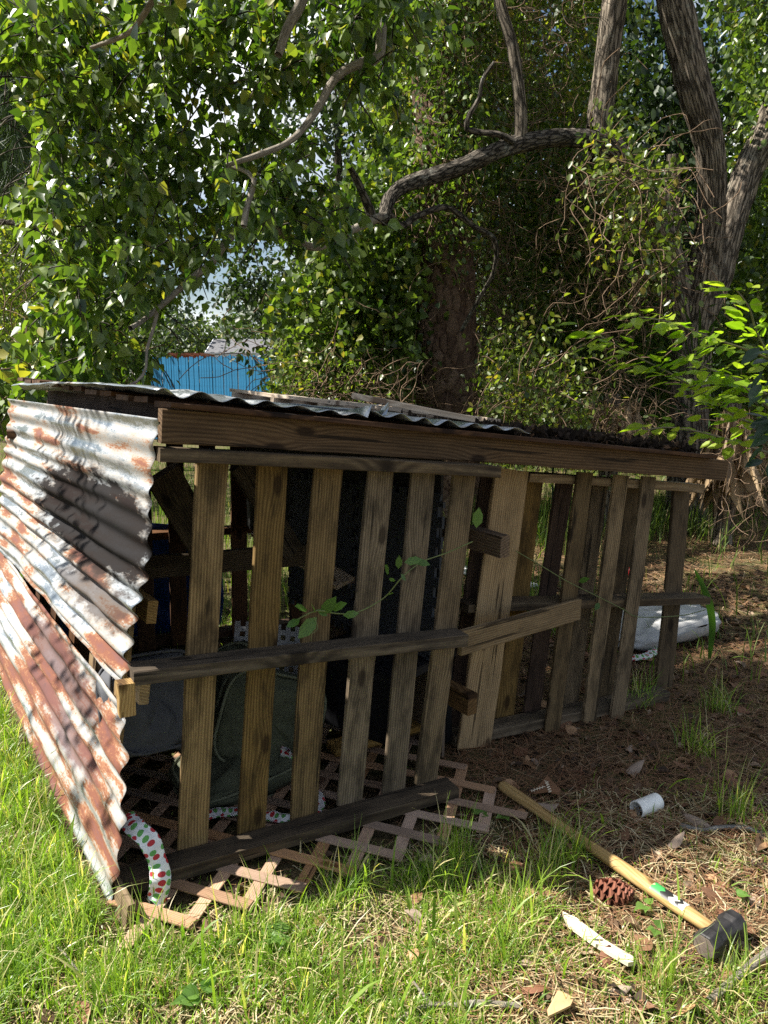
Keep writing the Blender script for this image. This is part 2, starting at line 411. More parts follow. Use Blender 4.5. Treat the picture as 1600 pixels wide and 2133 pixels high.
# front pallet: three stringers on edge outside, six deck boards behind them
FP = board('front_pallet', pl1(326, 945, .045), pl1(1028, 981, .045), .089, .038, UP, M_RAIL, S, seed=1)
tag(FP, 'pallet leaning sideways with six greyed slats')
board('stringer', pl1(272, 1404, .045), pl1(962, 1327, .045), .089, .040, UP, M_RAIL, FP, seed=2)
board('stringer', pl1(248, 1838, .045), pl1(942, 1640, .045), .089, .040, UP, M_RAIL, FP, seed=3)
for i, (xt, yt, xb, yb, wd) in enumerate([(444, 945, 400, 1772, .092), (568, 950, 521, 1738, .092), (685, 955, 632, 1706, .094), (795, 958, 728, 1672, .092), (883, 962, 819, 1650, .088), (969, 966, 886, 1628, .089)]):
    board('slat', pl1(xb, yb, .100), pl1(xt, yt, .100), wd, .019, N1, M_SLAT, FP, seed=20 + i, wob=.002)

# second pallet, set back: stringers between front and rear deck boards
SPa = board('second_pallet', pl2(1092, 992, .05), pl2(1452, 1016, .05), .089, .036, UP, M_FRESH, S, seed=5)
tag(SPa, 'pallet with slats on both faces, set back from the front one')
board('stringer', pl2(962, 1262, .05), pl2(1462, 1246, .05), .105, .034, UP, M_RAIL, SPa, seed=6)
board('stringer', A2 - N2 * .05 - U2 * .08 + UP * .03, A2 - N2 * .05 + U2 * 1.06 + UP * .03, .089, .045, UP, M_SLAT, SPa, seed=7)
for i, (xt, yt, xb, yb, wd) in enumerate([(1066, 978, 986, 1556, .155), (1218, 984, 1148, 1531, .079), (1294, 990, 1224, 1520, .075), (1351, 993, 1281, 1510, .073)]):
    board('slat', pl2(xb, yb, -.010), pl2(xt, yt, -.010), wd, .017, N2, M_SLAT if i else M_FRESH, SPa, seed=40 + i)
for i, (xt, yt, xb, yb, wd) in enumerate([(1022, 985, 944, 1520, .085), (1110, 990, 1046, 1510, .10), (1178, 992, 1105, 1500, .085), (1251, 998, 1182, 1495, .085), (1322, 1000, 1251, 1490, .085), (1420, 1005, 1376, 1478, .10)]):
    board('slat', pl2(xb, yb, .112), pl2(xt, yt, .112), wd, .017, N2, M_RED if i in (0, 2) else M_RAIL if i == 5 else M_SLAT, SPa, seed=50 + i)
# short board nailed across the joint, and two rail ends of the partition sticking out
br = board('tie_board', pl2(958, 1339, -.27) , pl2(1206, 1268, -.03), .092, .02, N2, M_FRESH, S, seed=61)
tag(br, 'fresh tan board nailed diagonally across the joint')
PT = Vector((.30, 2.70, 0))
for (px, py, k, l) in ((1052, 1139, 62, .9), (984, 1468, 63, .9)):
    e = pl2(px, py, -.17)
    board('partition_rail', e + DL * l + Vector((0, 0, .03)), e, .085, .045, Vector((1, .6, 0)), M_BEAM, S, seed=k)
# header beam along the front
B0 = at(333, 886, 2.07); B1 = at(1506, 980, 3.40)
BM = board('header_beam', B0, B1, .092, .04, (B1 - B0).cross(UP), M_BEAM, S, seed=70, cham=.003)
RD = (B1 - B0).normalized(); BT = Vector((0, 0, .047))
def beam_at(px):
    n = Vector((RD.y, -RD.x, 0)).normalized(); r = ray(px, 890)
    a, bb = Vector((r.x, r.y)), Vector((RD.x, RD.y))
    # horizontal intersection of the view azimuth with the beam
    det = a.x * (-bb.y) + bb.x * a.y
    s = (a.x * B0.y - a.y * B0.x) / (a.y * bb.x - a.x * bb.y)
    return s * (1.0)
BL = (B1 - B0).length

# side wall: plane through the beam end, leaning out at the foot
T0 = at(331, 872, 2.08); F0 = at(238, 1886, 1.93); EV = F0 - T0
NL = DL.cross(EV).normalized()
if NL.dot(EYE - T0) < 0: NL = -NL
def plL(px, py, o=0.0): return onpl(px, py, T0 - NL * o, NL)
def corrugated(name, O, X, Y, Ln, Wd, pitch, amp, nrm, mat, end0=None, dent=.01, seed=0, lift=None, far=None):
    """sheet from O: X along the corrugations, Y across them"""
    X = Vector(X).normalized(); Y = Vector(Y); along = Y.dot(X); Y = Y - X * along; Wd = Y.length; Y.normalize(); Z = X.cross(Y)
    flip = Z.dot(Vector(nrm)) < 0
    ns = max(4, int(Ln / .05)); nw = int(Wd / pitch * 10) + 1
    s = np.linspace(0, 1, ns + 1)[:, None]; yv = np.linspace(0, Wd, nw)[None, :]
    off = end0(yv / Wd) if end0 else yv * 0
    x = off * (1 - s) + along * yv / Wd + Ln * s
    z = amp * (1 + .35 * np.sin(yv * 7 + seed * 3)) * np.sin(2 * pi * (yv + .006 * np.sin(yv * 23 + seed)) / pitch + seed) * (1 - .25 * np.sin(x * 2.3 + yv * 5)) + x * 0
    q = np.stack([x * 2.2 + seed, yv * 3.2 + x * 0, x * 0 + 1.7], -1)
    z = z + dent * (fbm(q, 2) - .5) * 2 + .009 * (vnoise(q * 4.3) - .5)
    if lift is not None: z = z + lift(x, yv / Wd)
    if flip: z = -z
    v = np.stack([x, yv + x * 0, z], -1).reshape(-1, 3)
    i = np.arange(ns)[:, None] * nw + np.arange(nw - 1)[None, :]
    q = np.stack([i, i + 1, i + nw + 1, i + nw], -1).reshape(-1, 4)
    o = obj(name, mesh(name, v, q, mat, True), S, Matrix(((X.x, Y.x, Z.x, O[0]), (X.y, Y.y, Z.y, O[1]), (X.z, Y.z, Z.z, O[2]), (0, 0, 0, 1))))
    sm = o.modifiers.new('gauge', 'SOLIDIFY'); sm.thickness = .0012; sm.offset = 0
    return o
MC1 = corr_mat('rusty_galvanised_side', .535, [(.62, .36, .95, .20, (.012, .010, .010), .98), (.45, .58, .5, .09, (.05, .035, .03), .8)], 0)
MC2 = corr_mat('rusty_galvanised_foot', .475, [(.75, .12, .7, .09, (.10, .05, .045), .85), (.55, .30, .55, .07, (.13, .065, .06), .8)], 0)
MC3 = corr_mat('galvanised_roof', .62, [], 0)
a = plL(331, 872); c = plL(264, 1442)
us = corrugated('side_sheet', a, DL, c - a, 2.28, (c - a).length, .066, .010, NL, MC1, end0=lambda y: .02 * np.sin(y * 9) - .01, dent=.022, seed=1.3)
tag(us, 'upper corrugated sheet with a sooty black rusty patch')
a = plL(251, 1466, .03); c = plL(232, 1888, .0)
ls = corrugated('side_sheet', a, DL + Vector((0, 0, .045)), c - a, 2.35, (c - a).length, .072, .010, NL, MC2, end0=lambda y: -.075 * np.sin(pi * y) ** 1.2 + .012 * np.sin(y * 22), dent=.022, seed=.4)
tag(ls, 'lower corrugated sheet streaked with red rust')
# framing behind the side sheets
for k in range(7):
    p = T0 + DL * (.30 + k * .30) - NL * .06
    board('side_slat', p + EV * .985, p + EV * .01, .088, .018, NL, M_FRESH if k < 2 else M_RED, S, seed=80 + k)
for k, f in enumerate((.42, .60)):
    p = T0 + EV * f - NL * .10
    board('side_rail', p + DL * .16 + NL * .012, p + DL * 2.2 + NL * .012, .07, .03, NL, M_FRESH, S, seed=90 + k)
p = gr(262, 1932, .035) - NL * .018
board('sill_board', p + DL * .02, p + DL * 1.9, .098, .022, NL, M_SLAT, S, seed=95)
board('dark_gap_board', T0 + DL * .03 - NL * .16 + Vector((0, 0, .005)), T0 + DL * 2.1 - NL * .16 + Vector((0, 0, .02)), .10, .03, NL, M_RED, S, seed=97)  # dark board added to stand for the shade in the gap under the roof
# small block under the front stringer's end
p = pl1(262, 1455, .02)
board('corner_block', p + Vector((0, 0, -.045)), p + Vector((0, 0, .05)), .045, .045, N1, M_FRESH, S, seed=96)

# roof: planks on the beam, three corrugated sheets, an old pallet left on top
def roof(s, t, h=0.0):                  # s along the beam, t back from it
    p = B0 + RD * s + DL * t
    return Vector((p.x, p.y, B0.z + RD.z * s + .028 * min(t, 9) + .047 + h))
for k in range(12):
    t0 = .03 + k * .185
    board('roof_plank', roof(.02, t0, .010 + .004 * (k % 2)), roof(BL - .12 - .1 * (k % 3), t0 + .02 * (k % 2), .010), .165, .016, UP, M_RED, S, seed=100 + k)
s775, s1080, s300 = beam_at(778), beam_at(1082), beam_at(296)
fo = -.045
a = roof(s300 + .03, fo, .034); c = roof(s775, fo, .034); bk = roof(s300 - .02, 2.25, .036)
s_1 = corrugated('roof_sheet', a, DL + Vector((0, 0, .012)), c - a, 2.12, (c - a).length, .098, .009, UP, MC3, dent=.010, seed=.2, lift=lambda x, y: .016 * np.sin(x * 1.7 + 1) * (1 - y) + .012 * (y > .93) * (x < .2) * (1 - x / .2) * 3)
a = roof(s775 - .03, fo - .012, .046); c = roof(s1080, fo - .012, .036)
s_2 = corrugated('roof_sheet', a, DL + Vector((0, 0, .012)), c - a, 2.05, (c - a).length, .098, .009, UP, MC3, dent=.008, seed=2.0)
# bent corner standing up at the overlap
p = roof(s775, fo, .04)
v = [(0, 0, 0), (.018, 0, .005), (.03, .01, .03), (.006, .03, .008), (.026, .006, .045), (.012, .025, .022)]
co = obj('bent_corner', mesh('bent_corner', v, [(0, 1, 2, 4), (0, 4, 5, 3)], MC3), s_1, frame(p, RD, UP)); sm = co.modifiers.new('g', 'SOLIDIFY'); sm.thickness = .0012
# old pallet lying on the roof
rp0 = roof(beam_at(960), .95, .042); rx = (RD + Vector((0, 0, .0))).normalized(); ry = (DL + Vector((0, 0, .035))).normalized(); rz = rx.cross(ry)
RP = board('roof_pallet', rp0, rp0 + rx * 1.02, .04, .03, rz, M_PALE, S, seed=120); tag(RP, 'sun bleached pallet lying loose on the roof')
for k in (1, 2): board('stringer', rp0 + ry * (.46 * k), rp0 + ry * (.46 * k) + rx * 1.02, .04, .03, rz, M_PALE, RP, seed=121 + k)
for k in range(7): board('slat', rp0 + rx * (.06 + k * .15) + rz * .024 - ry * .04, rp0 + rx * (.06 + k * .15) + rz * .024 + ry * 1.0, .095, .018, rz, M_PALE, RP, seed=125 + k)
p = roof(beam_at(850), .35, .06)
lb = board('loose_roof_board', roof(beam_at(905), .50, .10), roof(beam_at(1095), .30, .06), .14, .022, UP, M_PALE, S, seed=140)
board('loose_roof_board', roof(beam_at(1275), .12, .045), roof(beam_at(1420), .10, .03), .09, .02, UP, M_BEAM, S, seed=141)
board('loose_roof_board', roof(beam_at(1085), .30, .04), roof(beam_at(1290), .28, .03), .13, .018, UP, M_RAIL, S, seed=142)
# black mulch and rotten felt on the right of the roof
n = 5200; ss = rng.uniform(s1080 - .02, BL - .16, n); tt = np.abs(rng.normal(0, .35, n)) + .02
pos = np.array([tuple(roof(a_, b_, 0.018 + random.random() * .018 * math.exp(-b_ * .6))) for a_, b_ in zip(ss, tt)])
tip, nr = leaf_frames(n, 0, 1, .2)
M_DEB = leaf_mat('black_leaf_mulch', (.012, .009, .008), (.05, .035, .025), .05, .9, (.16, .09, .05), .1)
leaf_obj('roof_debris', pos, tip, nr, rng.uniform(.015, .05, n), OVAL, M_DEB, S)

# rear wall of two pallets, dark red-brown
RN = N1
def rear(s, h, o=0.0): return T0 + DL * (2.12 + o) + Vector((U1.x, U1.y, 0)) * s + Vector((0, 0, h - T0.z))
RW = board('rear_wall', rear(-.05, .66), rear(2.2, .60), .09, .04, UP, M_RED, S, seed=150)
for k, h in enumerate((.06, 1.22)): board('stringer', rear(-.05, h), rear(2.2, h - .06), .09, .04, UP, M_RED, RW, seed=151 + k)
for k in range(13): board('slat', rear(.02 + k * .175, .02, -.05), rear(.05 + k * .175, 1.30, -.05), .09, .018, N1, M_RED, RW, seed=155 + k)
# braces inside
board('brace', pl1(338, 985, .55), pl1(436, 1160, .75), .12, .03, N1, M_RAIL, S, seed=170)
board('brace', pl1(500, 965, .8), pl1(610, 1150, .9), .09, .035, N1, M_RAIL, S, seed=171)
board('brace', pl1(300, 1182, 1.0), pl1(690, 1150, .9), .09, .035, N1, M_RAIL, S, seed=172)

# partition of grey interlocking foam mats on the right of the front cell
M_FOAM = plain('charcoal_foam', (.05, .055, .066), .8, .2, 60, bumps=.4)
def foam(name, O, X, Y, W, H, label):
    X = Vector(X).normalized(); Y = Vector(Y).normalized(); n = 8; pts = []
    def edge(a, b_, o):
        d = (b_[0] - a[0], b_[1] - a[1]); ln = math.hypot(*d); ux, uy = d[0] / ln, d[1] / ln
        for i in range(n):
            for (f, q) in ((.0, 0), (.30, 0), (.22, 1), (.78, 1), (.70, 0)):
                s = (i + f) / n * ln; pts.append((a[0] + ux * s + uy * q * o, a[1] + uy * s - ux * q * o))
    edge((0, 0), (W, 0), .028); edge((W, 0), (W, H), -.028); edge((W, H), (0, H), .028); edge((0, H), (0, 0), -.028)
    k = len(pts); v = [(x, y, 0) for x, y in pts] + [(x, y, .012) for x, y in pts]
    f = [tuple(range(k - 1, -1, -1)), tuple(range(k, 2 * k))] + [(i, (i + 1) % k, (i + 1) % k + k, i + k) for i in range(k)]
    o = obj(name, mesh(name, v, f, M_FOAM), None, frame(O, X, X.cross(Y)))
    return tag(o, label, 'foam mat', 'foam mats inside the shelter')
P1 = Vector((.19, 2.80, .42)); foam('foam_mat', P1, DL, UP + U1 * .06, .60, .62, 'charcoal interlocking foam mat standing behind the right slats of the front pallet')
P2 = Vector((.30, 2.76, 1.04)); foam('foam_mat', P1 + DL * .62 + Vector((0.01, 0, -.03)), DL, UP + U1 * .06, .60, .62, 'charcoal interlocking foam mat deeper inside the shelter, beyond the first mat')
board('partition_board', Vector((.24, 2.84, .28)), Vector((.24, 2.84, .28)) + DL * 1.0, .55, .012, U1, plain('brown_board', (.16, .115, .08), .85, .3, 6), S, seed=180)
board('partition_board', Vector((.22, 2.90, .95)), Vector((.22, 2.90, .95)) + DL * 1.9, .62, .012, U1, plain('dark_board', (.03, .028, .026), .85, .3, 6), S, seed=181)
# ---------------------------------------------------------------- lattice panel under the front pallet
M_LAT = wood_mat('tan_lattice', (.24, .14, .085), (.36, .225, .14), (.46, .30, .20), .25, 1.3, .6)
LO = A1 - U1 * .02 + N1 * .19; LWd, LDp = 1.293, 1.116
LT = thing('lattice_panel', (A1.x, A1.y, 0), 'tan diagonal lattice panel lying on the grass under the front pallet', 'lattice')
def clip_line(p, d):
    lo, hi = -9, 9
    for (a0, d0, mxv) in ((p[0], d[0], LWd), (p[1], d[1], LDp)):
        if abs(d0) < 1e-6:
            if a0 < 0 or a0 > mxv: return None
            continue
        t0, t1 = (0 - a0) / d0, (mxv - a0) / d0
        if t0 > t1: t0, t1 = t1, t0
        lo, hi = max(lo, t0), min(hi, t1)
    return (lo, hi) if hi - lo > .06 else None
LTx = Vector((U1.x, U1.y, 0)); LTy = -N1
for ly, ang in ((0, 49), (1, -49)):
    d = (cos(radians(ang)), sin(radians(ang))); nn = (-d[1], d[0])
    for k in range(-24, 25):
        c = (LWd / 2 + nn[0] * k * .122, LDp / 2 + nn[1] * k * .122); r = clip_line(c, d)
        if not r: continue
        r = (r[0] - .016, r[1] + .016)
        q = [LO + LTx * (c[0] + d[0] * s) + LTy * (c[1] + d[1] * s) + Vector((0, 0, .026 + .0062 * ly)) for s in r]
        board('lattice_strip', q[0], q[1], .040, .0058, UP, M_LAT, LT, wob=.0004, cham=.001)

# ---------------------------------------------------------------- polka-dot cloth streamers
def dot_mat(name):
    m, t, b = newmat(name)
    uvn = N(t, 'ShaderNodeUVMap'); q = N(t, 'ShaderNodeMapping'); q.inputs['Scale'].default_value = (46, 46, 46); L(t, uvn.outputs[0], q.inputs[0])
    vo = N(t, 'ShaderNodeTexVoronoi', Scale=1.0, Randomness=.45, voronoi_dimensions='2D'); L(t, q.outputs[0], vo.inputs['Vector'])
    dm = ramp(t, vo.outputs['Distance'], [(.335, 1.0), (.35, 0.0)])
    sp = N(t, 'ShaderNodeSeparateColor'); L(t, vo.outputs['Color'], sp.inputs[0])
    rg = math_(t, 'GREATER_THAN', sp.outputs[0], .46)
    dc = mix(t, rg, (.10, .30, .07), (.40, .02, .03))
    nz = N(t, 'ShaderNodeTexNoise', Scale=25.0, Detail=5.0); L(t, uvn.outputs[0], nz.inputs['Vector'])
    base = ramp(t, nz.outputs['Fac'], [(.3, (.55, .55, .58)), (.7, (.80, .80, .80))])
    L(t, mix(t, dm, base, dc), b.inputs['Base Color']); b.inputs['Roughness'].default_value = .75
    bump(t, b, nz.outputs['Fac'], .3, .01)
    return m
M_DOT = dot_mat('white_cloth_red_green_dots')
def streamer(name, pts, wd, th, label, nrm=UP):
    P, _ = resample(pts, [1] * len(pts), .012); n = len(P); T = unit(np.gradient(P, axis=0)); k = 16
    nr = np.array(nrm, float)[None, :] + T * 0; S_ = unit(np.cross(T, nr)); Nn = np.cross(S_, T)
    a = np.linspace(0, 2 * pi, k, endpoint=False); ln = np.concatenate([[0], np.cumsum(np.linalg.norm(np.diff(P, axis=0), axis=1))])
    wob = 1 + .16 * (fbm(np.stack([ln * 22, ln * 0, ln * 0 + 3], -1), 2) - .5)[:, None] * 2
    cr = (fbm(np.stack([np.repeat(ln[:, None] * 30, k, 1), np.repeat(a[None] * 1.3, n, 0), np.zeros((n, k)) + 2], -1), 2) - .5) * .022
    cx = np.cos(a)[None] * wd / 2 * wob; cy = np.sin(a)[None] * th / 2 + cr
    v = (P[:, None] + cx[..., None] * S_[:, None] + cy[..., None] * Nn[:, None]).reshape(-1, 3)
    i = np.arange(n - 1)[:, None] * k; j = np.arange(k)[None]; j2 = (j + 1) % k
    q = np.stack([i + j, i + j2, i + k + j2, i + k + j], -1).reshape(-1, 4)
    uv = np.stack([np.repeat((np.where(a < pi, a, 2 * pi - a) / pi * wd)[None], n, 0), np.repeat(ln[:, None], k, 1)], -1).reshape(-1, 2)
    o0 = Vector(P[0]); o = obj(name, mesh(name, v - np.array(o0), q, M_DOT, True, None, uv), None, Matrix.Translation(o0))
    return tag(o, label, 'streamer', 'dotted streamers')
streamer('dotted_streamer', [pl1(262, 1700, .10), pl1(285, 1728, .03), pl1(312, 1752, -.01), pl1(330, 1800, -.035), pl1(334, 1838, -.06), gr(326, 1876, .035), gr(318, 1886, .03)], .055, .016, 'white streamer with red and green dots draped over the bottom rail', N1 + UP)
streamer('dotted_streamer', [gr(408, 1704, .05), gr(450, 1694, .05), gr(510, 1690, .05), gr(575, 1702, .05), gr(635, 1700, .05), gr(662, 1672, .05), gr(640, 1630, .06), gr(603, 1600, .08), at(596, 1560, 2.62)], .05, .016, 'white streamer with red and green dots lying on the lattice inside the shelter')

# ---------------------------------------------------------------- cushions and junk inside
def cushion(name, c, sx, sy, sz, rot, mat, label, cat='cushion', pw=3.2, piping=None, group=None, seed=0):
    nu, nv = 40, 24; v = []
    for j in range(nv + 1):
        ph = -pi / 2 + pi * j / nv
        for i in range(nu):
            th = 2 * pi * i / nu
            f = lambda s, e: math.copysign(abs(s) ** e, s)
            v.append((f(cos(ph), .55) * f(cos(th), 2 / pw * .8), f(cos(ph), .55) * f(sin(th), 2 / pw * .8), f(sin(ph), .8)))
    v = np.array(v); q = v * 2.2 + seed
    v = v * (1 + .30 * (fbm(q, 3) - .5)[:, None]); v = v * np.array((sx, sy, sz)) / 2
    v[:, 2] += .5 * sz * (fbm(q * 1.9 + 9, 3) - .5)
    f = [(j * nu + i, j * nu + (i + 1) % nu, (j + 1) * nu + (i + 1) % nu, (j + 1) * nu + i) for j in range(nv) for i in range(nu)]
    M = Matrix.Translation(Vector(c)) @ rot.to_4x4()
    o = obj(name, mesh(name, v, np.array(f), mat, True), None, M); tag(o, label, cat, group)
    if piping:
        for zz in (.32, -.32):
            a = np.linspace(0, 2 * pi, 49)[:-1]; g_ = lambda s: np.sign(s) * np.abs(s) ** (2 / pw * .8)
            pts = [(sx * .5 * float(g_(np.cos(x))) * .985, sy * .5 * float(g_(np.sin(x))) * .985, zz * sz) for x in a] ; pts.append(pts[0])
            vv, qq, uu, rr = tube(pts, [.006] * len(pts), k=5, step=.03)
            obj('piping', mesh('piping', vv, qq, piping, True), o, M)
    return o
from mathutils import Euler
M_GREY = plain('grey_canvas', (.085, .088, .098), .85, .2, 9, bumps=.25)
M_OLV = plain('olive_canvas', (.09, .098, .062), .9, .3, 10, bumps=.3)
M_OLV2 = plain('olive_piping', (.17, .18, .12), .9, .2, 20)
M_PALEC = plain('pale_grey_vinyl', (.40, .40, .40), .55, .2, 7, bumps=.2)
M_BLK = plain('black_plastic', (.012, .012, .014), .45, .3, 15, bumps=.05)
cushion('grey_cushion', at(318, 1462, 2.42) , .34, .32, .13, Euler((radians(68), radians(8), radians(48))).to_matrix(), M_GREY, 'grey canvas cushion propped behind the side sheets', piping=M_GREY, seed=1)
cushion('olive_cushion', at(560, 1500, 2.72), .40, .36, .13, Euler((radians(78), radians(20), radians(20))).to_matrix(), M_OLV, 'olive green cushion standing on edge with pale piping', piping=M_OLV2, seed=4)
cushion('olive_cushion', at(500, 1600, 2.62), .46, .30, .12, Euler((radians(12), radians(-6), radians(35))).to_matrix(), M_OLV, 'olive green cushion lying flat on the lattice', piping=M_OLV2, seed=8)
cushion('olive_cushion', at(465, 1440, 2.9), .38, .30, .12, Euler((radians(60), radians(-30), radians(10))).to_matrix(), M_OLV, 'dark olive cushion slumped behind the standing one', piping=M_OLV2, seed=12)
def box_mesh(name, sx, sy, sz, mat, be=.004):
    me = bpy.data.meshes.new(name); import bmesh
    bm = bmesh.new(); bmesh.ops.create_cube(bm, size=1); bmesh.ops.scale(bm, vec=(sx, sy, sz), verts=bm.verts)
    bmesh.ops.bevel(bm, geom=bm.edges[:], offset=be, segments=2, affect='EDGES'); bm.to_mesh(me); bm.free(); me.materials.append(mat); return me
bx = at(790, 1560, 2.95); bxr = Euler((0, 0, radians(-38))).to_matrix().to_4x4()
BX = thing('black_table', (bx.x, bx.y, 0), 'low black plastic table behind the middle slats', 'table')
obj('table_top', box_mesh('table_top', .48, .40, .035, M_BLK), BX, Matrix.Translation((bx.x, bx.y, .40)) @ bxr)
for sx in (-1, 1):
    for sy in (-1, 1):
        l = bxr @ Vector((sx * .21, sy * .17, 0)); obj('leg', box_mesh('leg', .045, .045, .36, M_BLK), BX, Matrix.Translation((bx.x + l.x, bx.y + l.y, .2025)) @ bxr)
obj('side_panel', box_mesh('side_panel', .37, .014, .26, M_BLK), BX, Matrix.Translation(Vector((bx.x, bx.y, .2525)) + (bxr @ Vector((0, -.165, 0)))) @ bxr)
# pale perforated basket lid
bl = at(560, 1375, 3.0)
v = []; f = []; n = 14
for i in range(n + 1):
    for j in range(n + 1): v.append((i / n * .30 - .15, j / n * .30 - .15, .02 * sin(i * .9) * .3))
for i in range(n):
    for j in range(n):
        if i % 2 and j % 2: continue
        a = i * (n + 1) + j; f.append((a, a + 1, a + n + 2, a + n + 1))
o = obj('plastic_grate', mesh('plastic_grate', v, f, plain('pale_plastic', (.34, .34, .34), .5, .15, 9)), None, Matrix.Translation(bl) @ Euler((radians(60), radians(12), radians(20))).to_matrix().to_4x4())
o.modifiers.new('s', 'SOLIDIFY').thickness = .004; tag(o, 'pale perforated plastic grate propped among the olive cushions', 'grate')
o = board('pale_plank', at(540, 1105, 3.6), at(720, 1215, 3.2), .10, .02, UP + N1, M_PALE, None, seed=200); tag(o, 'pale loose plank slanting behind the second slat', 'plank')
o = board('red_scrap_plank', gr(690, 1560, .06), gr(905, 1500, .08), .09, .03, UP, M_FRESH, None, seed=201); tag(o, 'tan scrap plank on the ground beside the black table', 'plank')
# blue tarpaulin behind the rear wall
nu, nv = 40, 26; W = rear(.02, 0, .06); v = []
for j in range(nv + 1):
    for i in range(nu + 1):
        s = i / nu * 1.05; h = j / nv * .78
        fo_ = (float(fbm((s * 7, h * 4, 1.0), 3)) - .5) * .12
        p = W + U1 * s + DL * (fo_ + .16 - .10 * h) ; v.append((p.x, p.y, max(.012, h * (1 - .18 * s))))
f = [(j * (nu + 1) + i, j * (nu + 1) + i + 1, (j + 1) * (nu + 1) + i + 1, (j + 1) * (nu + 1) + i) for j in range(nv) for i in range(nu)]
o0 = W; o = obj('blue_tarpaulin', mesh('blue_tarpaulin', np.array(v) - np.array(o0), np.array(f), plain('blue_polythene', (.01, .055, .26), .35, .2, 5, bumps=.1), True), None, Matrix.Translation(o0))
o.modifiers.new('s', 'SOLIDIFY').thickness = .002; tag(o, 'crumpled blue tarpaulin hung behind the rear slats', 'tarpaulin')
# cushion pad lying out behind the second pallet
c = gr(1400, 1345, .09); c = Vector((1.58, 4.26, .09))
cushion('seat_pad', c, .80, .40, .14, Euler((radians(2), radians(-3), radians(24))).to_matrix(), M_PALEC, 'long pale grey vinyl seat pad lying behind the second pallet', seed=21)
c = gr(1330, 1380)
streamer('dotted_streamer', [gr(1300, 1372, .02), gr(1340, 1368, .03), gr(1372, 1352, .02)], .06, .02, 'short dotted streamer beside the pale seat pad')
# red cup
cp = gr(1298, 1200)
pr = [(.030, 0), (.033, .03), (.040, .09), (.041, .092), (.038, .09), (.031, .03), (.028, .004)]; k = 20
v = [(r * cos(2 * pi * i / k), r * sin(2 * pi * i / k), z) for (r, z) in pr for i in range(k)]
f = [(j * k + i, j * k + (i + 1) % k, (j + 1) * k + (i + 1) % k, (j + 1) * k + i) for j in range(len(pr) - 1) for i in range(k)] + [tuple(range(k - 1, -1, -1))]
o = obj('red_cup', mesh('red_cup', v, f, plain('red_plastic', (.45, .01, .02), .35, .1, 8)), None, Matrix.Translation((cp.x, cp.y, .04)) @ Euler((radians(88), 0, radians(50))).to_matrix().to_4x4()); tag(o, 'red plastic cup lying on pine straw behind the second pallet', 'cup')
# pale board lying behind second pallet
o = board('white_board', gr(1090, 1225, .02), gr(970, 1180, .02), .30, .012, UP, plain('chalky_board', (.45, .45, .45), .8, .15, 8), None, seed=205); tag(o, 'flat whitish board on the ground behind the wide tan slat', 'board')

# ---------------------------------------------------------------- sledgehammer
M_HND = wood_mat('varnished_hickory', (.32, .18, .05), (.50, .31, .10), (.60, .40, .16), .18, .7, .45)
M_STEEL = plain('worn_black_steel', (.035, .033, .034), .55, .5, 25, .4, .3)
M_FACE = plain('rusty_hammer_face', (.26, .21, .19), .5, .45, 40, .6, .3)
HA = G3(1045, 1632, .03); HB = G3(1497, 1945, .05); hd = (HB - HA).normalized()
SH_ = thing('sledgehammer', (HB.x, HB.y, float(gz(HB.x, HB.y))), 'long wooden-handled sledgehammer lying on the grass in front of the second pallet', 'hammer')
prof = [(0, .0165), (.012, .020), (.05, .0205), (.25, .0185), (.5, .0185), (.72, .021), (.86, .0205), (.93, .018), (1, .016)]
HL = (HB - HA).length; k = 20; v = []; f = []
for (s, r) in prof:
    for i in range(k): v.append((s * HL, r * cos(2 * pi * i / k) * 1.12, r * sin(2 * pi * i / k) * .92))
for j in range(len(prof) - 1):
    for i in range(k): f.append((j * k + i, j * k + (i + 1) % k, (j + 1) * k + (i + 1) % k, (j + 1) * k + i))
f.append(tuple(range(k - 1, -1, -1))); f.append(tuple(range((len(prof) - 1) * k, len(prof) * k)))
Hm = frame(HA, hd, UP); hnd = obj('handle', mesh('handle', v, f, M_HND, True), SH_, Hm)
# label wrapped on the handle near the head: green, black and white print
m, t, b = newmat('printed_label'); uvn = N(t, 'ShaderNodeUVMap'); sx = N(t, 'ShaderNodeSeparateXYZ'); L(t, uvn.outputs[0], sx.inputs[0])
diag = math_(t, 'ADD', sx.outputs[0], math_(t, 'MULTIPLY', math_(t, 'PINGPONG', math_(t, 'MULTIPLY', sx.outputs[1], 3.0), .5), .22))
cc = ramp(t, diag, [(.0, (.55, .45, .25)), (.06, (.05, .32, .08)), (.36, (.05, .32, .08)), (.37, (.02, .02, .02)), (.62, (.02, .02, .02)), (.63, (.6, .58, .5)), (.80, (.6, .58, .5)), (.81, (.02, .02, .02)), (.93, (.62, .6, .52))])
for rr_ in t.nodes:
    if rr_.bl_idname == 'ShaderNodeValToRGB': rr_.color_ramp.interpolation = 'CONSTANT'
L(t, cc, b.inputs['Base Color']); b.inputs['Roughness'].default_value = .4
v = []; uvl = []
for j in range(9):
    s = .765 + j / 8 * .125; r = np.interp(s, [p[0] for p in prof], [p[1] for p in prof]) + .0006
    for i in range(13):
        a = radians(-5) + i / 12 * radians(150); v.append((s * HL, r * cos(a) * 1.12, r * sin(a) * .92)); uvl.append((j / 8, i / 12))
f = np.array([(j * 13 + i, (j + 1) * 13 + i, (j + 1) * 13 + i + 1, j * 13 + i + 1) for j in range(8) for i in range(12)])
obj('label_sticker', mesh('label_sticker', v, f, m, True, None, uvl), hnd, Hm)
ha = (G3(1548, 1905) - G3(1462, 1972)); ha.z = 0; ha.normalize(); k = 16
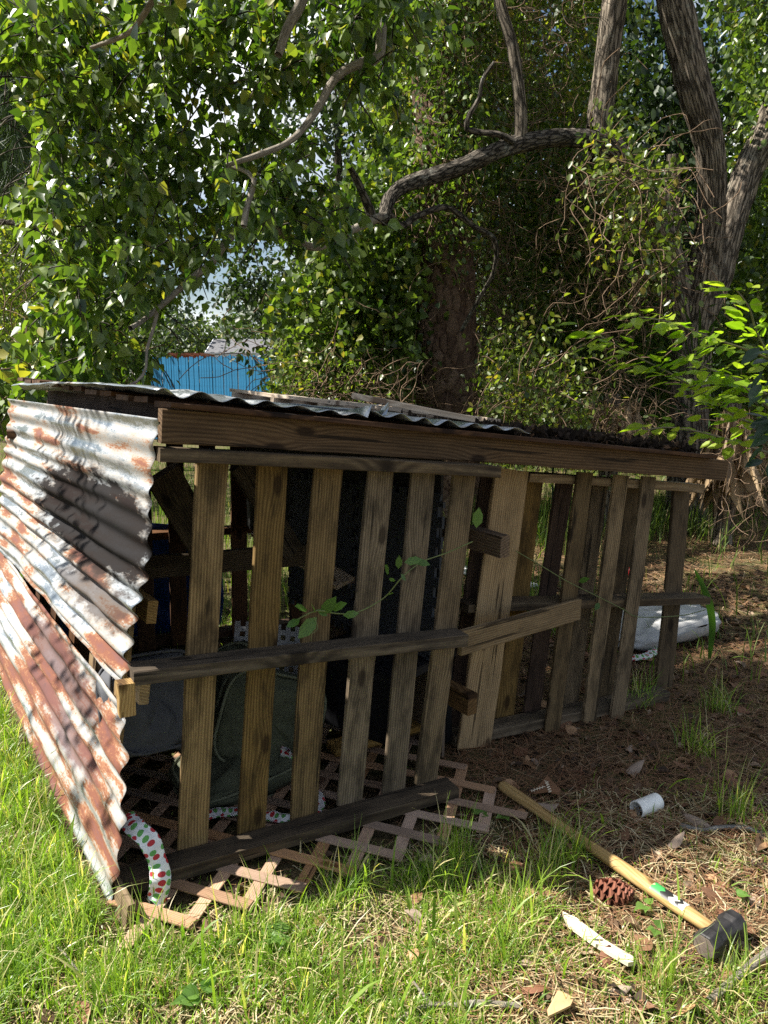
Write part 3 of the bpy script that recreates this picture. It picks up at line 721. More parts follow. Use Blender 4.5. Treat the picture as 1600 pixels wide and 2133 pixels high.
hp = [(-.078, .028, 1), (-.075, .033, 1), (-.046, .035, 1), (-.030, .029, .9), (.030, .029, .9), (.046, .035, 1), (.075, .033, 1), (.078, .028, 1)]
oct_ = [(cos(radians(22.5 + 45 * i)), sin(radians(22.5 + 45 * i))) for i in range(8)]
v = [(x, r * 1.08 * c_, r * 1.08 * s_) for (x, r, _) in hp for (c_, s_) in oct_]
f = [(j * 8 + i, j * 8 + (i + 1) % 8, (j + 1) * 8 + (i + 1) % 8, (j + 1) * 8 + i) for j in range(len(hp) - 1) for i in range(8)]
hm = mesh('head', v, f + [tuple(range(7, -1, -1)), tuple(range(56, 64))], M_STEEL); hm.materials.append(M_FACE)
for p_ in hm.polygons:
    if len(p_.vertices) == 8: p_.material_index = 1
HC = Vector((HB.x, HB.y, HB.z + .002)) + hd * .005
hdo = obj('head', hm, SH_, frame(HC, ha, UP)); bv = hdo.modifiers.new('b', 'BEVEL'); bv.width = .003; bv.segments = 2

# ---------------------------------------------------------------- small litter that can be picked up
M_PVC = plain('dirty_white_pvc', (.75, .75, .72), .4, .3, 16, bumps=.1)
pa, pb = G3(1326, 1684, .028), G3(1376, 1664, .028); k = 24; ln = .105
v = []; 
for (x, r) in ((0, .030), (ln, .030), (ln, .0262), (0, .0262)):
    v += [(x, r * cos(2 * pi * i / k), r * sin(2 * pi * i / k)) for i in range(k)]
f = [(j * k + i, j * k + (i + 1) % k, ((j + 1) % 4) * k + (i + 1) % k, ((j + 1) % 4) * k + i) for j in range(4) for i in range(k)]
o = obj('plastic_pipe', mesh('plastic_pipe', v, f, M_PVC, True), None, frame(pa, pb - pa, UP)); tag(o, 'short dirty white plastic pipe offcut lying in the dead leaves', 'pipe')
o.modifiers.new('e', 'EDGE_SPLIT')
def flat_piece(name, corners, th, mat, label, cat, lift=.012, group=None, seed=0):
    pts = [G3(x, y, lift) for x, y in corners]; c = sum(pts, Vector()) / len(pts); k = len(pts); r = random.Random(seed)
    top = [(p.x - c.x, p.y - c.y, p.z - c.z + r.uniform(0, .012)) for p in pts]
    v = [(x, y, z - th) for x, y, z in top] + top
    f = [tuple(range(k - 1, -1, -1)), tuple(range(k, 2 * k))] + [(i, (i + 1) % k, (i + 1) % k + k, i + k) for i in range(k)]
    # keep faces upward whatever the corner order
    o = obj(name, mesh(name, v, f, mat), None, Matrix.Translation(c)); return tag(o, label, cat, group)
M_CARD = plain('tan_card', (.46, .31, .16), .8, .2, 14); M_TORN = plain('torn_white_card', (.66, .58, .44), .85, .2, 10, bumps=.4)
flat_piece('card_strip', [(1172, 1905), (1200, 1918), (1260, 1958), (1318, 1992), (1325, 2010), (1308, 2012), (1240, 1972), (1182, 1925)], .012, M_TORN, 'torn pale strip of fibreboard lying in the grass beside the pine cone', 'fibreboard', .03, seed=2)
flat_piece('wood_chip', [(1140, 2105), (1162, 2068), (1196, 2082), (1188, 2100), (1142, 2122)], .006, M_CARD, 'flat tan wood offcut with a rounded corner lying in the grass', 'wood offcut', .03, seed=3)
M_GB = plain('gingerbread_brown', (.20, .10, .05), .6, .2, 9)
gb = flat_piece('ornament_fragment', [(1102, 1645), (1118, 1638), (1140, 1612), (1150, 1622), (1168, 1640), (1165, 1650), (1140, 1648), (1112, 1652)], .008, M_GB, 'broken brown ornament with white icing squiggles near the hammer handle end', 'ornament', .03, seed=4)
for (x0, y0, x1, y1) in ((1106, 1645, 1134, 1634), (1138, 1622, 1146, 1646)):
    a, b_ = G3(x0, y0, .041), G3(x1, y1, .041); pts = [a.lerp(b_, i / 10) + Vector((0, 0, 1)).cross((b_ - a).normalized()) * .006 * (1 if i % 2 else -1) for i in range(11)]
    tube_obj('icing_line', pts, [.0016] * 11, M_TORN, gb, k=5, step=.006)
def stick(name, pts, r0, r1, mat, label, cat='stick', group=None, twigs=()):
    n = len(pts); rad = [r0 + (r1 - r0) * i / (n - 1) for i in range(n)]
    o = tube_obj(name, pts, rad, mat, None, k=8, step=.02, rough=r0 * .5, rs=(14, 12)); tag(o, label, cat, group)
    for tp in twigs: tube_obj('twig', tp, [r1 * .9] * (len(tp) - 1) + [r1 * .4], mat, o, k=6, step=.02)
    return o
def bark_mat(name, c1, c2, sx=22, sy=5, b_=.9, lich=None, fis=0.0):
    m, t, b = newmat(name)
    uvn = N(t, 'ShaderNodeUVMap'); q = N(t, 'ShaderNodeMapping'); q.inputs['Scale'].default_value = (sx, sy, 1); L(t, uvn.outputs[0], q.inputs[0])
    nz = N(t, 'ShaderNodeTexNoise', Scale=1.0, Detail=8.0, Roughness=.7, Distortion=.6); L(t, q.outputs[0], nz.inputs['Vector'])
    col = ramp(t, nz.outputs['Fac'], [(.3, c1), (.7, c2)]); hgt = nz.outputs['Fac']
    if fis:
        dv = N(t, 'ShaderNodeVectorMath', operation='MULTIPLY_ADD'); L(t, nz.outputs['Color'], dv.inputs[0]); dv.inputs[1].default_value = (2.2, 1.8, 0); L(t, q.outputs[0], dv.inputs[2])
        vo = N(t, 'ShaderNodeTexVoronoi', Scale=.85, feature='DISTANCE_TO_EDGE', voronoi_dimensions='2D'); L(t, dv.outputs[0], vo.inputs['Vector'])
        fm = ramp(t, vo.outputs['Distance'], [(.02, 1.0), (.16, 0.0)])
        col = mix(t, math_(t, 'MULTIPLY', fm, fis), col, tuple(x * .5 for x in c1))
        hgt = math_(t, 'ADD', math_(t, 'MULTIPLY', hgt, .4), math_(t, 'SUBTRACT', 1.0, fm))
    tc = N(t, 'ShaderNodeTexCoord'); n2 = N(t, 'ShaderNodeTexNoise', Scale=5.0, Detail=6.0, Roughness=.75); L(t, tc.outputs['Object'], n2.inputs['Vector'])
    col = mix(t, ramp(t, n2.outputs['Fac'], [(.55, 0.0), (.66, .7)]), col, lich or tuple(x * .6 for x in c1))
    L(t, col, b.inputs['Base Color']); b.inputs['Roughness'].default_value = .92; b.inputs['Specular IOR Level'].default_value = .15
    bump(t, b, hgt, b_, .035 if fis else .02)
    return m
M_TWIG = bark_mat('grey_twig_bark', (.16, .13, .10), (.42, .38, .32), 60, 20)
M_BIRCH = bark_mat('white_lichened_twig', (.10, .09, .08), (.50, .48, .44), 60, 40)
stick('pale_stick', [G3(1416, 1718, .01), G3(1462, 1728, .014), G3(1508, 1722, .018), G3(1555, 1724, .014), G3(1582, 1736, .01)], .009, .007, M_BIRCH, 'crooked white lichened stick lying in shade behind the hammer')
stick('pale_stick', [G3(1085, 2094, .012), G3(1010, 2086, .02), G3(940, 2092, .02), G3(902, 2090, .018), G3(850, 2108, .014), G3(818, 2136, .01)], .008, .005, M_TWIG, 'forked pale stick lying in the sunlit grass', twigs=[[G3(902, 2090, .018), G3(880, 2066, .03), G3(862, 2040, .045)]])
stick('thin_stick', [G3(30, 1852, .02), G3(72, 1930, .03), G3(110, 1960, .03), G3(142, 1992, .03), G3(158, 2015, .03), G3(185, 2030, .02)], .004, .0025, M_TWIG, 'thin bare twig lying across the lit grass by the foot sheet', twigs=[[G3(72, 1930, .03), G3(60, 1905, .06)]])
stick('brown_stick', [G3(1420, 2000, .012), G3(1470, 1990, .015), G3(1520, 1975, .012)], .007, .005, bark_mat('brown_twig', (.12, .06, .04), (.25, .14, .09), 60, 20), 'short brown twig under the hammer head')
stick('grey_branch', [G3(1475, 2085, .015), G3(1530, 2040, .02), G3(1580, 1998, .03), G3(1640, 1950, .03)], .011, .013, M_TWIG, 'grey dead branch running out from behind the hammer head', cat='branch')
# pine cone
M_CONE = plain('red_brown_cone', (.20, .075, .045), .7, .4, 30)
cb = G3(1275, 1858, .03); ca = Euler((radians(74), 0, radians(58))).to_matrix().to_4x4(); CM = Matrix.Translation(cb) @ ca
PC = tube_obj('pine_cone', [cb - CM.to_3x3() @ Vector((0, 0, .055)), cb, cb + CM.to_3x3() @ Vector((0, 0, .05))], [.012, .014, .006], M_CONE, None, k=8, step=.02); tag(PC, 'open brown pine cone lying in the grass beside the hammer handle', 'pine cone')
sv = [(-.007, 0, -.001), (.007, 0, -.001), (.013, .022, 0), (.009, .030, .004), (-.009, .030, .004), (-.013, .022, 0), (0, .02, .006), (0, .029, .010)]
sme = mesh('cone_scale', sv, [(0, 1, 2, 3, 4, 5), (0, 6, 2, 1), (0, 5, 6), (6, 5, 4, 7), (6, 7, 3, 2), (7, 4, 3)], M_CONE)
for i in range(64):
    s = i / 63; z = -.052 + .10 * s; a = i * 2.39996; r = .006 + .004 * sin(pi * s); sc_ = .55 + .75 * sin(pi * min(1, .18 + s * .85))
    Mx = CM @ Matrix.Translation((0, 0, z)) @ Matrix.Rotation(a, 4, 'Z') @ Matrix.Translation((0, r, 0)) @ Matrix.Rotation(radians(18 + 42 * s), 4, 'X') @ Matrix.Scale(sc_, 4)
    obj('cone_scale', sme, PC, Mx)

# dead leaves lying about: four shapes, many individuals
M_DEAD = []
for nm, c1 in (('dead_leaf_tan', (.36, .21, .11)), ('dead_leaf_brown', (.17, .085, .045)), ('dead_leaf_grey', (.28, .21, .16)), ('dead_leaf_red', (.17, .075, .04))): M_DEAD.append(plain(nm, c1, .75, .35, 25))
def dead_mesh(i):
    r = random.Random(i); v = []; n = 7; curl = r.uniform(.5, 1.6); tw = r.uniform(-.6, .6)
    for j in range(n):
        s = j / (n - 1); wd = .42 * math.sin(pi * (s * .93 + .04)) ** .8 * (1 - .25 * s)
        for q in (-1, -.5, 0, .5, 1):
            a = q * curl; x = wd * math.sin(a) / max(.3, curl) * 1.1; z = wd * (1 - math.cos(a)) * .7 + .12 * math.sin(s * 3 + i) + tw * x * (s - .5)
            v.append((x, s, z))
    f = [(j * 5 + k_, j * 5 + k_ + 1, (j + 1) * 5 + k_ + 1, (j + 1) * 5 + k_) for j in range(n - 1) for k_ in range(4)]
    me = mesh('dead_leaf', v, np.array(f), M_DEAD[i % 4], True); return me
DM = [dead_mesh(i) for i in range(8)]
spots = [(150, 2092, .085, 3), (1235, 2092, .05, 0), (1592, 1752, .07, 0), (1402, 1590, .05, 1), (1428, 1700, .075, 2), (1360, 1695, .06, 1), (1310, 1560, .05, 2), (1180, 1515, .05, 0), (1105, 1580, .04, 2), (1050, 1560, .05, 0), (1550, 1390, .06, 2), (1470, 1360, .06, 0), (1545, 1225, .07, 0), (1480, 1190, .06, 3), (1380, 1480, .05, 1), (870, 1985, .04, 0), (770, 1940, .035, 3), (1000, 1965, .05, 0), (1430, 2090, .06, 0), (1090, 1850, .045, 0)]
for _ in range(150): spots.append((random.uniform(1020, 1610) if random.random() < .8 else random.uniform(300, 1600), random.uniform(1260, 2110), random.uniform(.032, .068), random.randrange(8)))
for i, (px, py, sz, k_) in enumerate(spots):
    p = G3(px, py, .006)
    if (p - A1).dot(N1) < .10 and px < 960: continue
    Mx = Matrix.Translation(p) @ Euler((random.uniform(-.35, .35), random.uniform(-.4, .4) + (pi if random.random() < .35 else 0), random.uniform(0, 6.28))).to_matrix().to_4x4() @ Matrix.Scale(sz * 1.25, 4)
    if Mx.to_3x3().col[2].z < 0: Mx = Matrix.Translation((0, 0, sz * .3)) @ Mx
    o = obj('dead_leaf', DM[(k_ + 4 * (i % 2)) % 8], None, Mx); kc = ('tan', 'dark brown', 'greyish', 'reddish brown')[((k_ + 4 * (i % 2)) % 8) % 4]; tag(o, 'curled ' + kc + ' dead leaf lying among grass and pine needles', 'dead leaf', kc + ' dead leaves on the ground')

# climbing vine on the pallets
M_VL = leaf_mat('vine_leaf', (.07, .15, .03), (.12, .22, .05), .45, .35)
VN = thing('climbing_vine', pl1(700, 1640, -.02), 'thin green vine climbing through the pallet slats', 'vine')
M_VST = plain('green_vine_stem', (.14, .17, .06), .6, .2, 30)
tube_obj('stem', [pl1(620, 1290, -.02), pl1(660, 1272, -.05), pl1(700, 1278, -.04), pl1(745, 1275, .02), pl1(800, 1245, .02), pl1(840, 1200, -.03), pl1(880, 1170, .02), pl1(930, 1152, .02), pl1(985, 1128, -.02)], [.0022] * 9, M_VST, VN, k=5, step=.02)
tube_obj('stem', [pl2(1075, 1148, -.05), pl2(1130, 1180, -.03), pl2(1180, 1210, -.04), pl2(1240, 1240, -.04), pl2(1300, 1270, -.02), pl2(1330, 1285, -.04), pl2(1420, 1282, -.02), pl2(1470, 1270, .02)], [.0022] * 8, M_VST, VN, k=5, step=.02)
tube_obj('tendril', [pl1(655, 1285, -.05), pl1(662, 1310, -.06), pl1(650, 1320, -.07), pl1(648, 1335, -.06)], [.001] * 4, M_VST, VN, k=4, step=.01)
v, f, r = leaf_arrays(np.zeros((1, 3)), np.array([(0, 1., 0)]), np.array([(0, 0, 1.)]), [1], OVAL * np.array((1.5, 1, 1)))
def vleaf(i): return mesh('leaf', v, f, M_VL, False, np.full(6, i))
VLM = [vleaf(x) for x in (.1, .4, .7, .95)]
for i, (px, py, dx, dy, sz) in enumerate([(625, 1290, -14, 8, .05), (640, 1270, -25, -8, .06), (655, 1275, -8, -30, .055), (660, 1285, -30, 35, .085), (670, 1280, 25, -30, .075), (690, 1270, 35, -15, .06), (660, 1270, 18, 10, .04), (715, 1282, 30, -4, .05), (810, 1195, -12, -28, .055), (830, 1185, 2, -28, .045), (842, 1172, 30, -6, .06), (820, 1205, -10, 8, .04), (835, 1195, 14, 20, .03), (865, 1168, 22, 6, .05), (805, 1240, 18, -6, .04), (992, 1100, 6, -40, .07), (1248, 1255, -10, 22, .045), (1205, 1212, 30, -10, .05)]):
    pf = pl1 if px < 1000 else pl2; a = pf(px, py, -.045); b_ = pf(px + dx, py + dy, -.05 - .02 * (i % 3))
    nn = (N1 + UP * .8 + Vector((random.uniform(-.5, .5), 0, random.uniform(-.3, .5))))
    x = (b_ - a).normalized(); Z = nn - x * nn.dot(x); Z.normalize(); X = x.cross(Z)
    obj('leaf', VLM[i % 4], VN, Matrix(((X.x, x.x, Z.x, a.x), (X.y, x.y, Z.y, a.y), (X.z, x.z, Z.z, a.z), (0, 0, 0, 1))) @ Matrix.Scale(sz, 4))
# ---------------------------------------------------------------- trees and vines
M_OAK = bark_mat('grey_furrowed_bark', (.055, .044, .033), (.36, .30, .23), 38, 4.5, 1.0, (.30, .28, .22), .55)
M_LIMB = bark_mat('lichened_limb_bark', (.04, .034, .028), (.21, .18, .145), 44, 11, 1.0, (.30, .30, .26), .7)
def pine_bark():
    m, t, b = newmat('pine_plate_bark')
    a = N(t, 'ShaderNodeAttribute', attribute_name='rnd'); uvn = N(t, 'ShaderNodeUVMap')
    nz = N(t, 'ShaderNodeTexNoise', Scale=45.0, Detail=7.0, Roughness=.7); L(t, uvn.outputs[0], nz.inputs['Vector'])
    c = ramp(t, a.outputs['Fac'], [(.06, (.018, .013, .010)), (.22, (.07, .042, .03)), (.5, (.14, .087, .06)), (.9, (.23, .155, .11))])
    L(t, mix(t, ramp(t, nz.outputs['Fac'], [(.35, .7), (.62, 0.0)]), c, (.06, .04, .032)), b.inputs['Base Color'])
    b.inputs['Roughness'].default_value = .9; b.inputs['Specular IOR Level'].default_value = .15; bump(t, b, nz.outputs['Fac'], .7, .015); return m
def pxs(l, D0, D1): return [at(x, y, D0 + (D1 - D0) * i / (len(l) - 1)) for i, (x, y) in enumerate(l)]
def limb(parent, name, l, D0, D1, r0, r1, mat=M_OAK, k=14, rough=.012, step=.04):
    pts = pxs(l, D0, D1); n = len(pts)
    return tube_obj(name, pts, [r0 + (r1 - r0) * i / (n - 1) for i in range(n)], mat, parent, k=k, step=step, rough=rough, rs=(7, 3.5))

ob = gr(1428, 1092); OD = ob.y
OAK = thing('leaning_oak', (ob.x, ob.y, 0), 'tall grey-barked forked tree with a long limb reaching over the shelter', 'tree')
def trunk(l, Ds, rs, name='trunk'):
    pts = [at(x, y, d) for (x, y), d in zip(l, Ds)]
    return tube_obj(name, pts, rs, M_OAK, OAK, k=64, step=.02, rough=.024, rs=(7, 3.0))
trunk([(1428, 1110), (1432, 980), (1436, 850), (1440, 720), (1456, 620), (1478, 500), (1484, 400), (1478, 300), (1452, 200), (1428, 100), (1405, 0), (1385, -120)], [OD, OD, OD - .02, OD - .05, OD - .1, OD - .2, OD - .3, OD - .4, OD - .5, OD - .55, OD - .6, OD - .65], [.235, .20, .185, .18, .17, .130, .115, .12, .132, .138, .136, .13])
limb(OAK, 'limb', [(1448, 690), (1490, 590), (1526, 450), (1560, 350), (1610, 240), (1660, 120)], OD - .02, OD + .5, .15, .125, k=44, rough=.028, step=.025)
limb(OAK, 'limb', [(1436, 720), (1412, 620), (1395, 540), (1350, 440), (1300, 350), (1262, 300), (1225, 285)], OD, OD - .7, .15, .09, k=40, rough=.026, step=.025)
limb(OAK, 'limb', [(1250, 330), (1248, 270), (1258, 180), (1270, 80), (1283, -20), (1290, -120)], OD - .55, OD - .5, .115, .105, k=36, rough=.022, step=.025)
limb(OAK, 'limb', [(1400, 600), (1396, 470), (1400, 390), (1404, 320)], OD - .1, OD - .3, .10, .055, k=28, rough=.02, step=.025)
LM = limb(OAK, 'limb', [(1250, 292), (1190, 286), (1120, 292), (1060, 305), (1000, 330), (940, 355), (880, 374), (835, 392), (812, 415), (804, 440), (800, 458)], OD - .65, 6.1, .085, .046, M_LIMB, k=32, rough=.02, step=.022)
limb(OAK, 'branch', [(1084, 296), (1085, 240), (1080, 180), (1066, 90), (1045, 20), (1030, -60)], 6.85, 6.9, .058, .045, k=20, rough=.01)
limb(OAK, 'branch', [(1072, 296), (1040, 280), (1000, 276), (972, 268), (978, 240), (998, 205), (1006, 165), (1030, 130)], 6.75, 6.6, .030, .014, M_LIMB, k=12, rough=.006)
limb(OAK, 'branch', [(802, 452), (780, 456), (768, 430), (748, 385), (730, 350)], 6.1, 5.9, .045, .022, M_LIMB, k=14, rough=.008)
limb(OAK, 'branch', [(806, 440), (835, 470), (870, 450), (930, 432), (985, 470), (1030, 500), (1030, 560), (1000, 620), (960, 690)], 6.2, 7.2, .030, .016, M_LIMB, k=12, rough=.006)
BRN = [([(790, 452), (720, 486), (660, 515), (606, 497), (575, 479), (537, 471), (509, 476), (475, 502), (444, 544), (400, 579), (344, 629), (300, 666), (272, 684)], 6.0, 4.9, .034, .012),
       ([(806, -60), (795, 60), (788, 118), (745, 135), (700, 162), (658, 232), (610, 290), (545, 320), (470, 345)], 5.4, 4.9, .034, .011),
       ([(650, -60), (625, 10), (598, 60), (580, 115)], 5.0, 5.0, .034, .022),
       ([(470, 345), (500, 352), (530, 375), (515, 430), (508, 472)], 5.0, 5.2, .012, .016),
       ([(340, -40), (300, 30), (265, 70), (190, 100)], 4.6, 4.4, .018, .010),
       ([(330, 640), (318, 690), (306, 730), (304, 765), (285, 795), (235, 812)], 5.0, 4.8, .012, .006)]
for (l, a, b_, r0, r1) in BRN: limb(OAK, 'branch', l, a if a > 5.6 else a - .8, 4.05, r0, r1, M_TWIG, k=12, rough=.005)

M_HL = leaf_mat('heart_leaf_green', (.022, .055, .010), (.155, .225, .042), .38, .38, (.30, .27, .05), .8)
CROWN = [(60, -70), (880, -70), (850, 60), (800, 250), (760, 380), (735, 470), (640, 480), (575, 462), (505, 455), (450, 520), (390, 590), (325, 640), (300, 760), (285, 830), (-60, 850), (-80, 760), (60, 740), (90, 640), (110, 540), (50, 430), (40, 360), (70, 260), (60, 190), (-30, 150), (-30, -70)]
anchors = volume(CROWN, 4.1, 6.2, 950)
# thin them by a slow noise so the crown has holes and dense clumps
dn = vnoise(anchors * np.array((1.5, 1.5, 1.8)) + 4); anchors = anchors[dn > .36]
lp, lt, ln_, twigs = [], [], [], []
for a in anchors:
    Lg = rng.uniform(.25, .5); dr = unit(rng.normal(size=3) * np.array((1, .8, .35)) + np.array((-.25, -.25, -.12))); cur = a.copy(); pts = [cur.copy()]; nst = 7
    for s in range(nst):
        dr = unit(dr + np.array((0, 0, -.16)) + rng.normal(size=3) * .12); cur = cur + dr * Lg / nst; pts.append(cur.copy())
    twigs.append(tube([Vector(p) for p in pts[::2] + [pts[-1]]], [.004] * (len(pts[::2])) + [.0015], k=4, step=.12))
    pts = np.array(pts); nl = rng.integers(20, 30)
    tt = rng.uniform(.08, 1, nl) * nst; i0 = np.minimum(tt.astype(int), nst - 1); p = pts[i0] + (pts[i0 + 1] - pts[i0]) * (tt - i0)[:, None]
    od = unit(rng.normal(size=(nl, 3)) * np.array((1, 1, .5))); p = p + od * rng.uniform(.02, .055, nl)[:, None]
    tip = unit(od * .75 + np.array((0, 0, -.85)) + rng.normal(size=(nl, 3)) * .35); nr = unit(od * .8 + np.array((0, 0, .55)) + rng.normal(size=(nl, 3)) * .45)
    lp.append(p); lt.append(tip); ln_.append(nr)
lp = np.vstack(lp); lt = np.vstack(lt); ln_ = np.vstack(ln_); ls_ = rng.uniform(.044, .082, len(lp))
def toview(p):
    d_ = p[:, 1] * CP - (p[:, 2] - CAM_H) * SP; u_ = (p[:, 2] - CAM_H) * CP + p[:, 1] * SP
    return 800 + p[:, 0] / d_ * FPX, 1066.5 - u_ / d_ * FPX
OPEN = [(440, 565), (470, 520), (520, 492), (560, 492), (600, 515), (598, 570), (550, 610), (535, 690), (560, 760), (560, 850), (310, 850), (318, 720), (335, 650), (400, 600)]   # the natural gap under the arching branch
vx, vy = toview(lp); keep_ = (~inpoly(vx, vy, OPEN) & ~((vx < 55 + 25 * np.sin(vy / 40)) & (vy > 130) & (vy < 700))) | (rng.random(len(lp)) < .03); lp, lt, ln_, ls_ = lp[keep_], lt[keep_], ln_[keep_], ls_[keep_]
v, q, u, r = joined(twigs); o = obj('twigs', mesh('twigs', v, q, M_LIMB, True, r, u), OAK); o['kind'] = 'stuff'
# the three hundred leaves that show largest are leaves of their own
dep = lp[:, 1] * CP - (lp[:, 2] - CAM_H) * SP; hh = (lp[:, 2] - CAM_H) * CP + lp[:, 1] * SP
inf = (np.abs(lp[:, 0] / dep) < .49) & (np.abs(hh / dep) < .65); big = np.argsort(-(ls_ / dep) * inf)[:300]
isb = np.zeros(len(lp), bool); isb[big] = True
leaf_obj('crown', lp[~isb], lt[~isb], ln_[~isb], ls_[~isb], HEART, M_HL, OAK)
HT = np.array([(0, 0, 0), (.30, .03, .06), (.47, .24, .10), (.40, .50, .06), (.16, .82, -.01), (0, 1.2, -.14), (-.16, .82, -.01), (-.40, .50, .06), (-.47, .24, .10), (-.30, .03, .06), (0, .30, 0), (0, .62, -.01)])
HF = [(0, 1, 2, 10), (10, 2, 3, 11), (11, 3, 4), (11, 4, 5), (11, 5, 6), (11, 6, 7), (10, 11, 7, 8), (0, 10, 8, 9)]
HM = [mesh('leaf', HT, HF, M_HL, False, np.full(12, x)) for x in (.05, .25, .45, .65, .85, .92)]
def leaf_part(me, p, tip, nr, s, parent):
    Y = Vector(tip).normalized(); Nn = Vector(nr); X = Y.cross(Nn).normalized(); Z = X.cross(Y)
    return obj('leaf', me, parent, Matrix(((X.x * s, Y.x * s, Z.x * s, p[0]), (X.y * s, Y.y * s, Z.y * s, p[1]), (X.z * s, Y.z * s, Z.z * s, p[2]), (0, 0, 0, 1))))
for i in big: leaf_part(HM[int(i) % 6], lp[i], lt[i], ln_[i], float(ls_[i]), OAK)

# the upper crown above the picture: it shades the ground to the right and the thicket behind
def clumps(cs, rad, nper, size, tpl, mat, parent, name='crown'):
    n = len(cs) * nper; p = np.repeat(cs, nper, 0) + rng.normal(size=(n, 3)) * np.repeat(rad, nper)[:, None] * .55
    tip, nr = leaf_frames(n, .5, 1.0, .6)
    return leaf_obj(name, p, tip, nr, rng.uniform(size[0], size[1], n), tpl, mat, parent)
def sunward(p, z): t_ = (z - p[:, 2]) / SUN.z; return p + np.array(SUN)[None] * t_[:, None]
tg = np.stack([rng.uniform(.7, 2.8, 150), rng.uniform(2.45, 3.7, 150), np.zeros(150)], -1)
c1 = sunward(tg, rng.uniform(3.3, 4.8, 150))
tg2 = np.stack([rng.uniform(.3, 5.0, 30), rng.uniform(6.2, 9.5, 30), rng.uniform(0, 3.6, 30)], -1)
c2 = sunward(tg2, rng.uniform(5.4, 8.0, 30))
tg3 = np.stack([rng.uniform(-1.2, .6, 14), rng.uniform(2.6, 4.2, 14), np.full(14, 1.3)], -1)
c3 = sunward(tg3, rng.uniform(3.8, 4.6, 14))
tg4 = np.stack([rng.uniform(2.5, 4.5, 26), rng.uniform(3.4, 5.2, 26), np.zeros(26)], -1); c4 = sunward(tg4, rng.uniform(4.6, 6.0, 26))
def lit(c, x0, x1, y0, y1, z):          # clumps whose shadow would fall on the sunlit sapling are left out
    p = c - np.array(SUN)[None] * ((c[:, 2] - z) / SUN.z)[:, None]
    return c[~((p[:, 0] > x0) & (p[:, 0] < x1) & (p[:, 1] > y0) & (p[:, 1] < y1))]
c1 = lit(c1, .9, 3.0, 3.6, 5.4, 1.7); c2 = lit(c2, .8, 3.2, 3.4, 5.6, 1.7)
for z_ in (.8, 1.8, 2.8, 3.8): c2 = lit(c2, 2.1, 3.6, 6.4, 8.3, z_); c4 = lit(c4, .9, 3.0, 3.6, 5.4, 1.7)
tg5 = np.array([tuple(T0 + DL * random.uniform(.0, 1.7) + EV * random.uniform(.05, .9)) for _ in range(9)]); c5 = sunward(tg5, rng.uniform(3.0, 3.9, 9))
clumps(c5, rng.uniform(.12, .25, 9), 16, (.05, .07), HEART, M_HL, OAK, 'upper_crown')
c134 = np.vstack([c1, c3, c4])
clumps(c134, rng.uniform(.22, .36, len(c134)), 75, (.05, .075), HEART, M_HL, OAK, 'upper_crown')
clumps(c2, rng.uniform(.35, .6, len(c2)), 95, (.08, .12), OVAL * np.array((1.4, 1, 1)), M_HL, OAK, 'upper_crown')
for c_ in np.vstack([c1[::9], c2[::14]]):
    st = at(1385, -120, OD - .65); mid = st.lerp(Vector(c_), .5) + Vector((0, 0, .5)); 
    tube_obj('upper_branch', [st, mid, Vector(c_)], [.09, .05, .012], M_OAK, OAK, k=8, step=.25)

# pine
PB = gr(930, 1086); PD = PB.y
PINE = thing('pine_tree', (PB.x, PB.y, 0), 'thick pine trunk with scaly reddish bark behind the shelter roof', 'tree')
tube_obj('trunk', [at(932, 1075, PD), at(932, 900, PD), at(930, 700, PD), at(924, 500, PD), at(918, 250, PD), at(912, 0, PD), at(906, -300, PD)], [.34, .31, .30, .28, .26, .25, .24], pine_bark(), PINE, k=150, step=.02, plates=(.085, .17, .030))
def needles(parent, centers, name, ln=(.16, .24), per=70, wd=.0022, dirz=-.6, mat=None):
    n = len(centers) * per; p = np.repeat(centers, per, 0); d = unit(rng.normal(size=(n, 3)) + np.array((0, 0, dirz * 1.5)))
    nr = unit(rng.normal(size=(n, 3))); s = rng.uniform(ln[0], ln[1], n)
    tp = np.array([(-.5 * wd / .2, 0, 0), (.5 * wd / .2, 0, 0), (.3 * wd / .2, 1, 0), (-.3 * wd / .2, 1, 0)])
    Y = d; X = unit(np.cross(Y, nr)); v = p[:, None] + s[:, None, None] * (tp[None, :, 0:1] * X[:, None] + tp[None, :, 1:2] * Y[:, None]); v[:, 2:, 2] -= (s * .12)[:, None]
    o = obj(name, mesh(name, v.reshape(-1, 3), np.arange(n * 4).reshape(-1, 4), mat, False, np.repeat(rng.random(n), 4)), parent); o['kind'] = 'stuff'; return o
M_PN = leaf_mat('pine_needle_green', (.03, .06, .025), (.07, .11, .04), .2, .5)
pc = volume([(-60, 60), (55, 110), (70, 230), (50, 330), (-60, 380)], 6.6, 8.0, 190)
PI2 = thing('pine_bough_tree', (-4.6, 7.4, 0), 'pine with drooping long-needled boughs at the edge of the clearing', 'tree')
tube_obj('trunk', [(-4.6, 7.4, -.05), (-4.65, 7.4, 3), (-4.6, 7.5, 7)], [.17, .15, .1], M_OAK, PI2, k=20, step=.1, rough=.02)
needles(PI2, pc, 'crown', (.2, .3), 60, .003, -1.4, M_PN)
for k in range(6): tube_obj('branch', [(-4.6, 7.4, 3.2 + k * .35), (-4.1, 7.2, 3.6 + k * .3), tuple(pc[k * 9])], [.04, .03, .012], M_OAK, PI2, k=6, step=.2)
tube_obj('branch', pxs([(-60, 470), (10, 462), (45, 470), (80, 480)], 7.2, 6.8), [.03, .025, .02, .012], M_LIMB, PI2, k=8, step=.1)

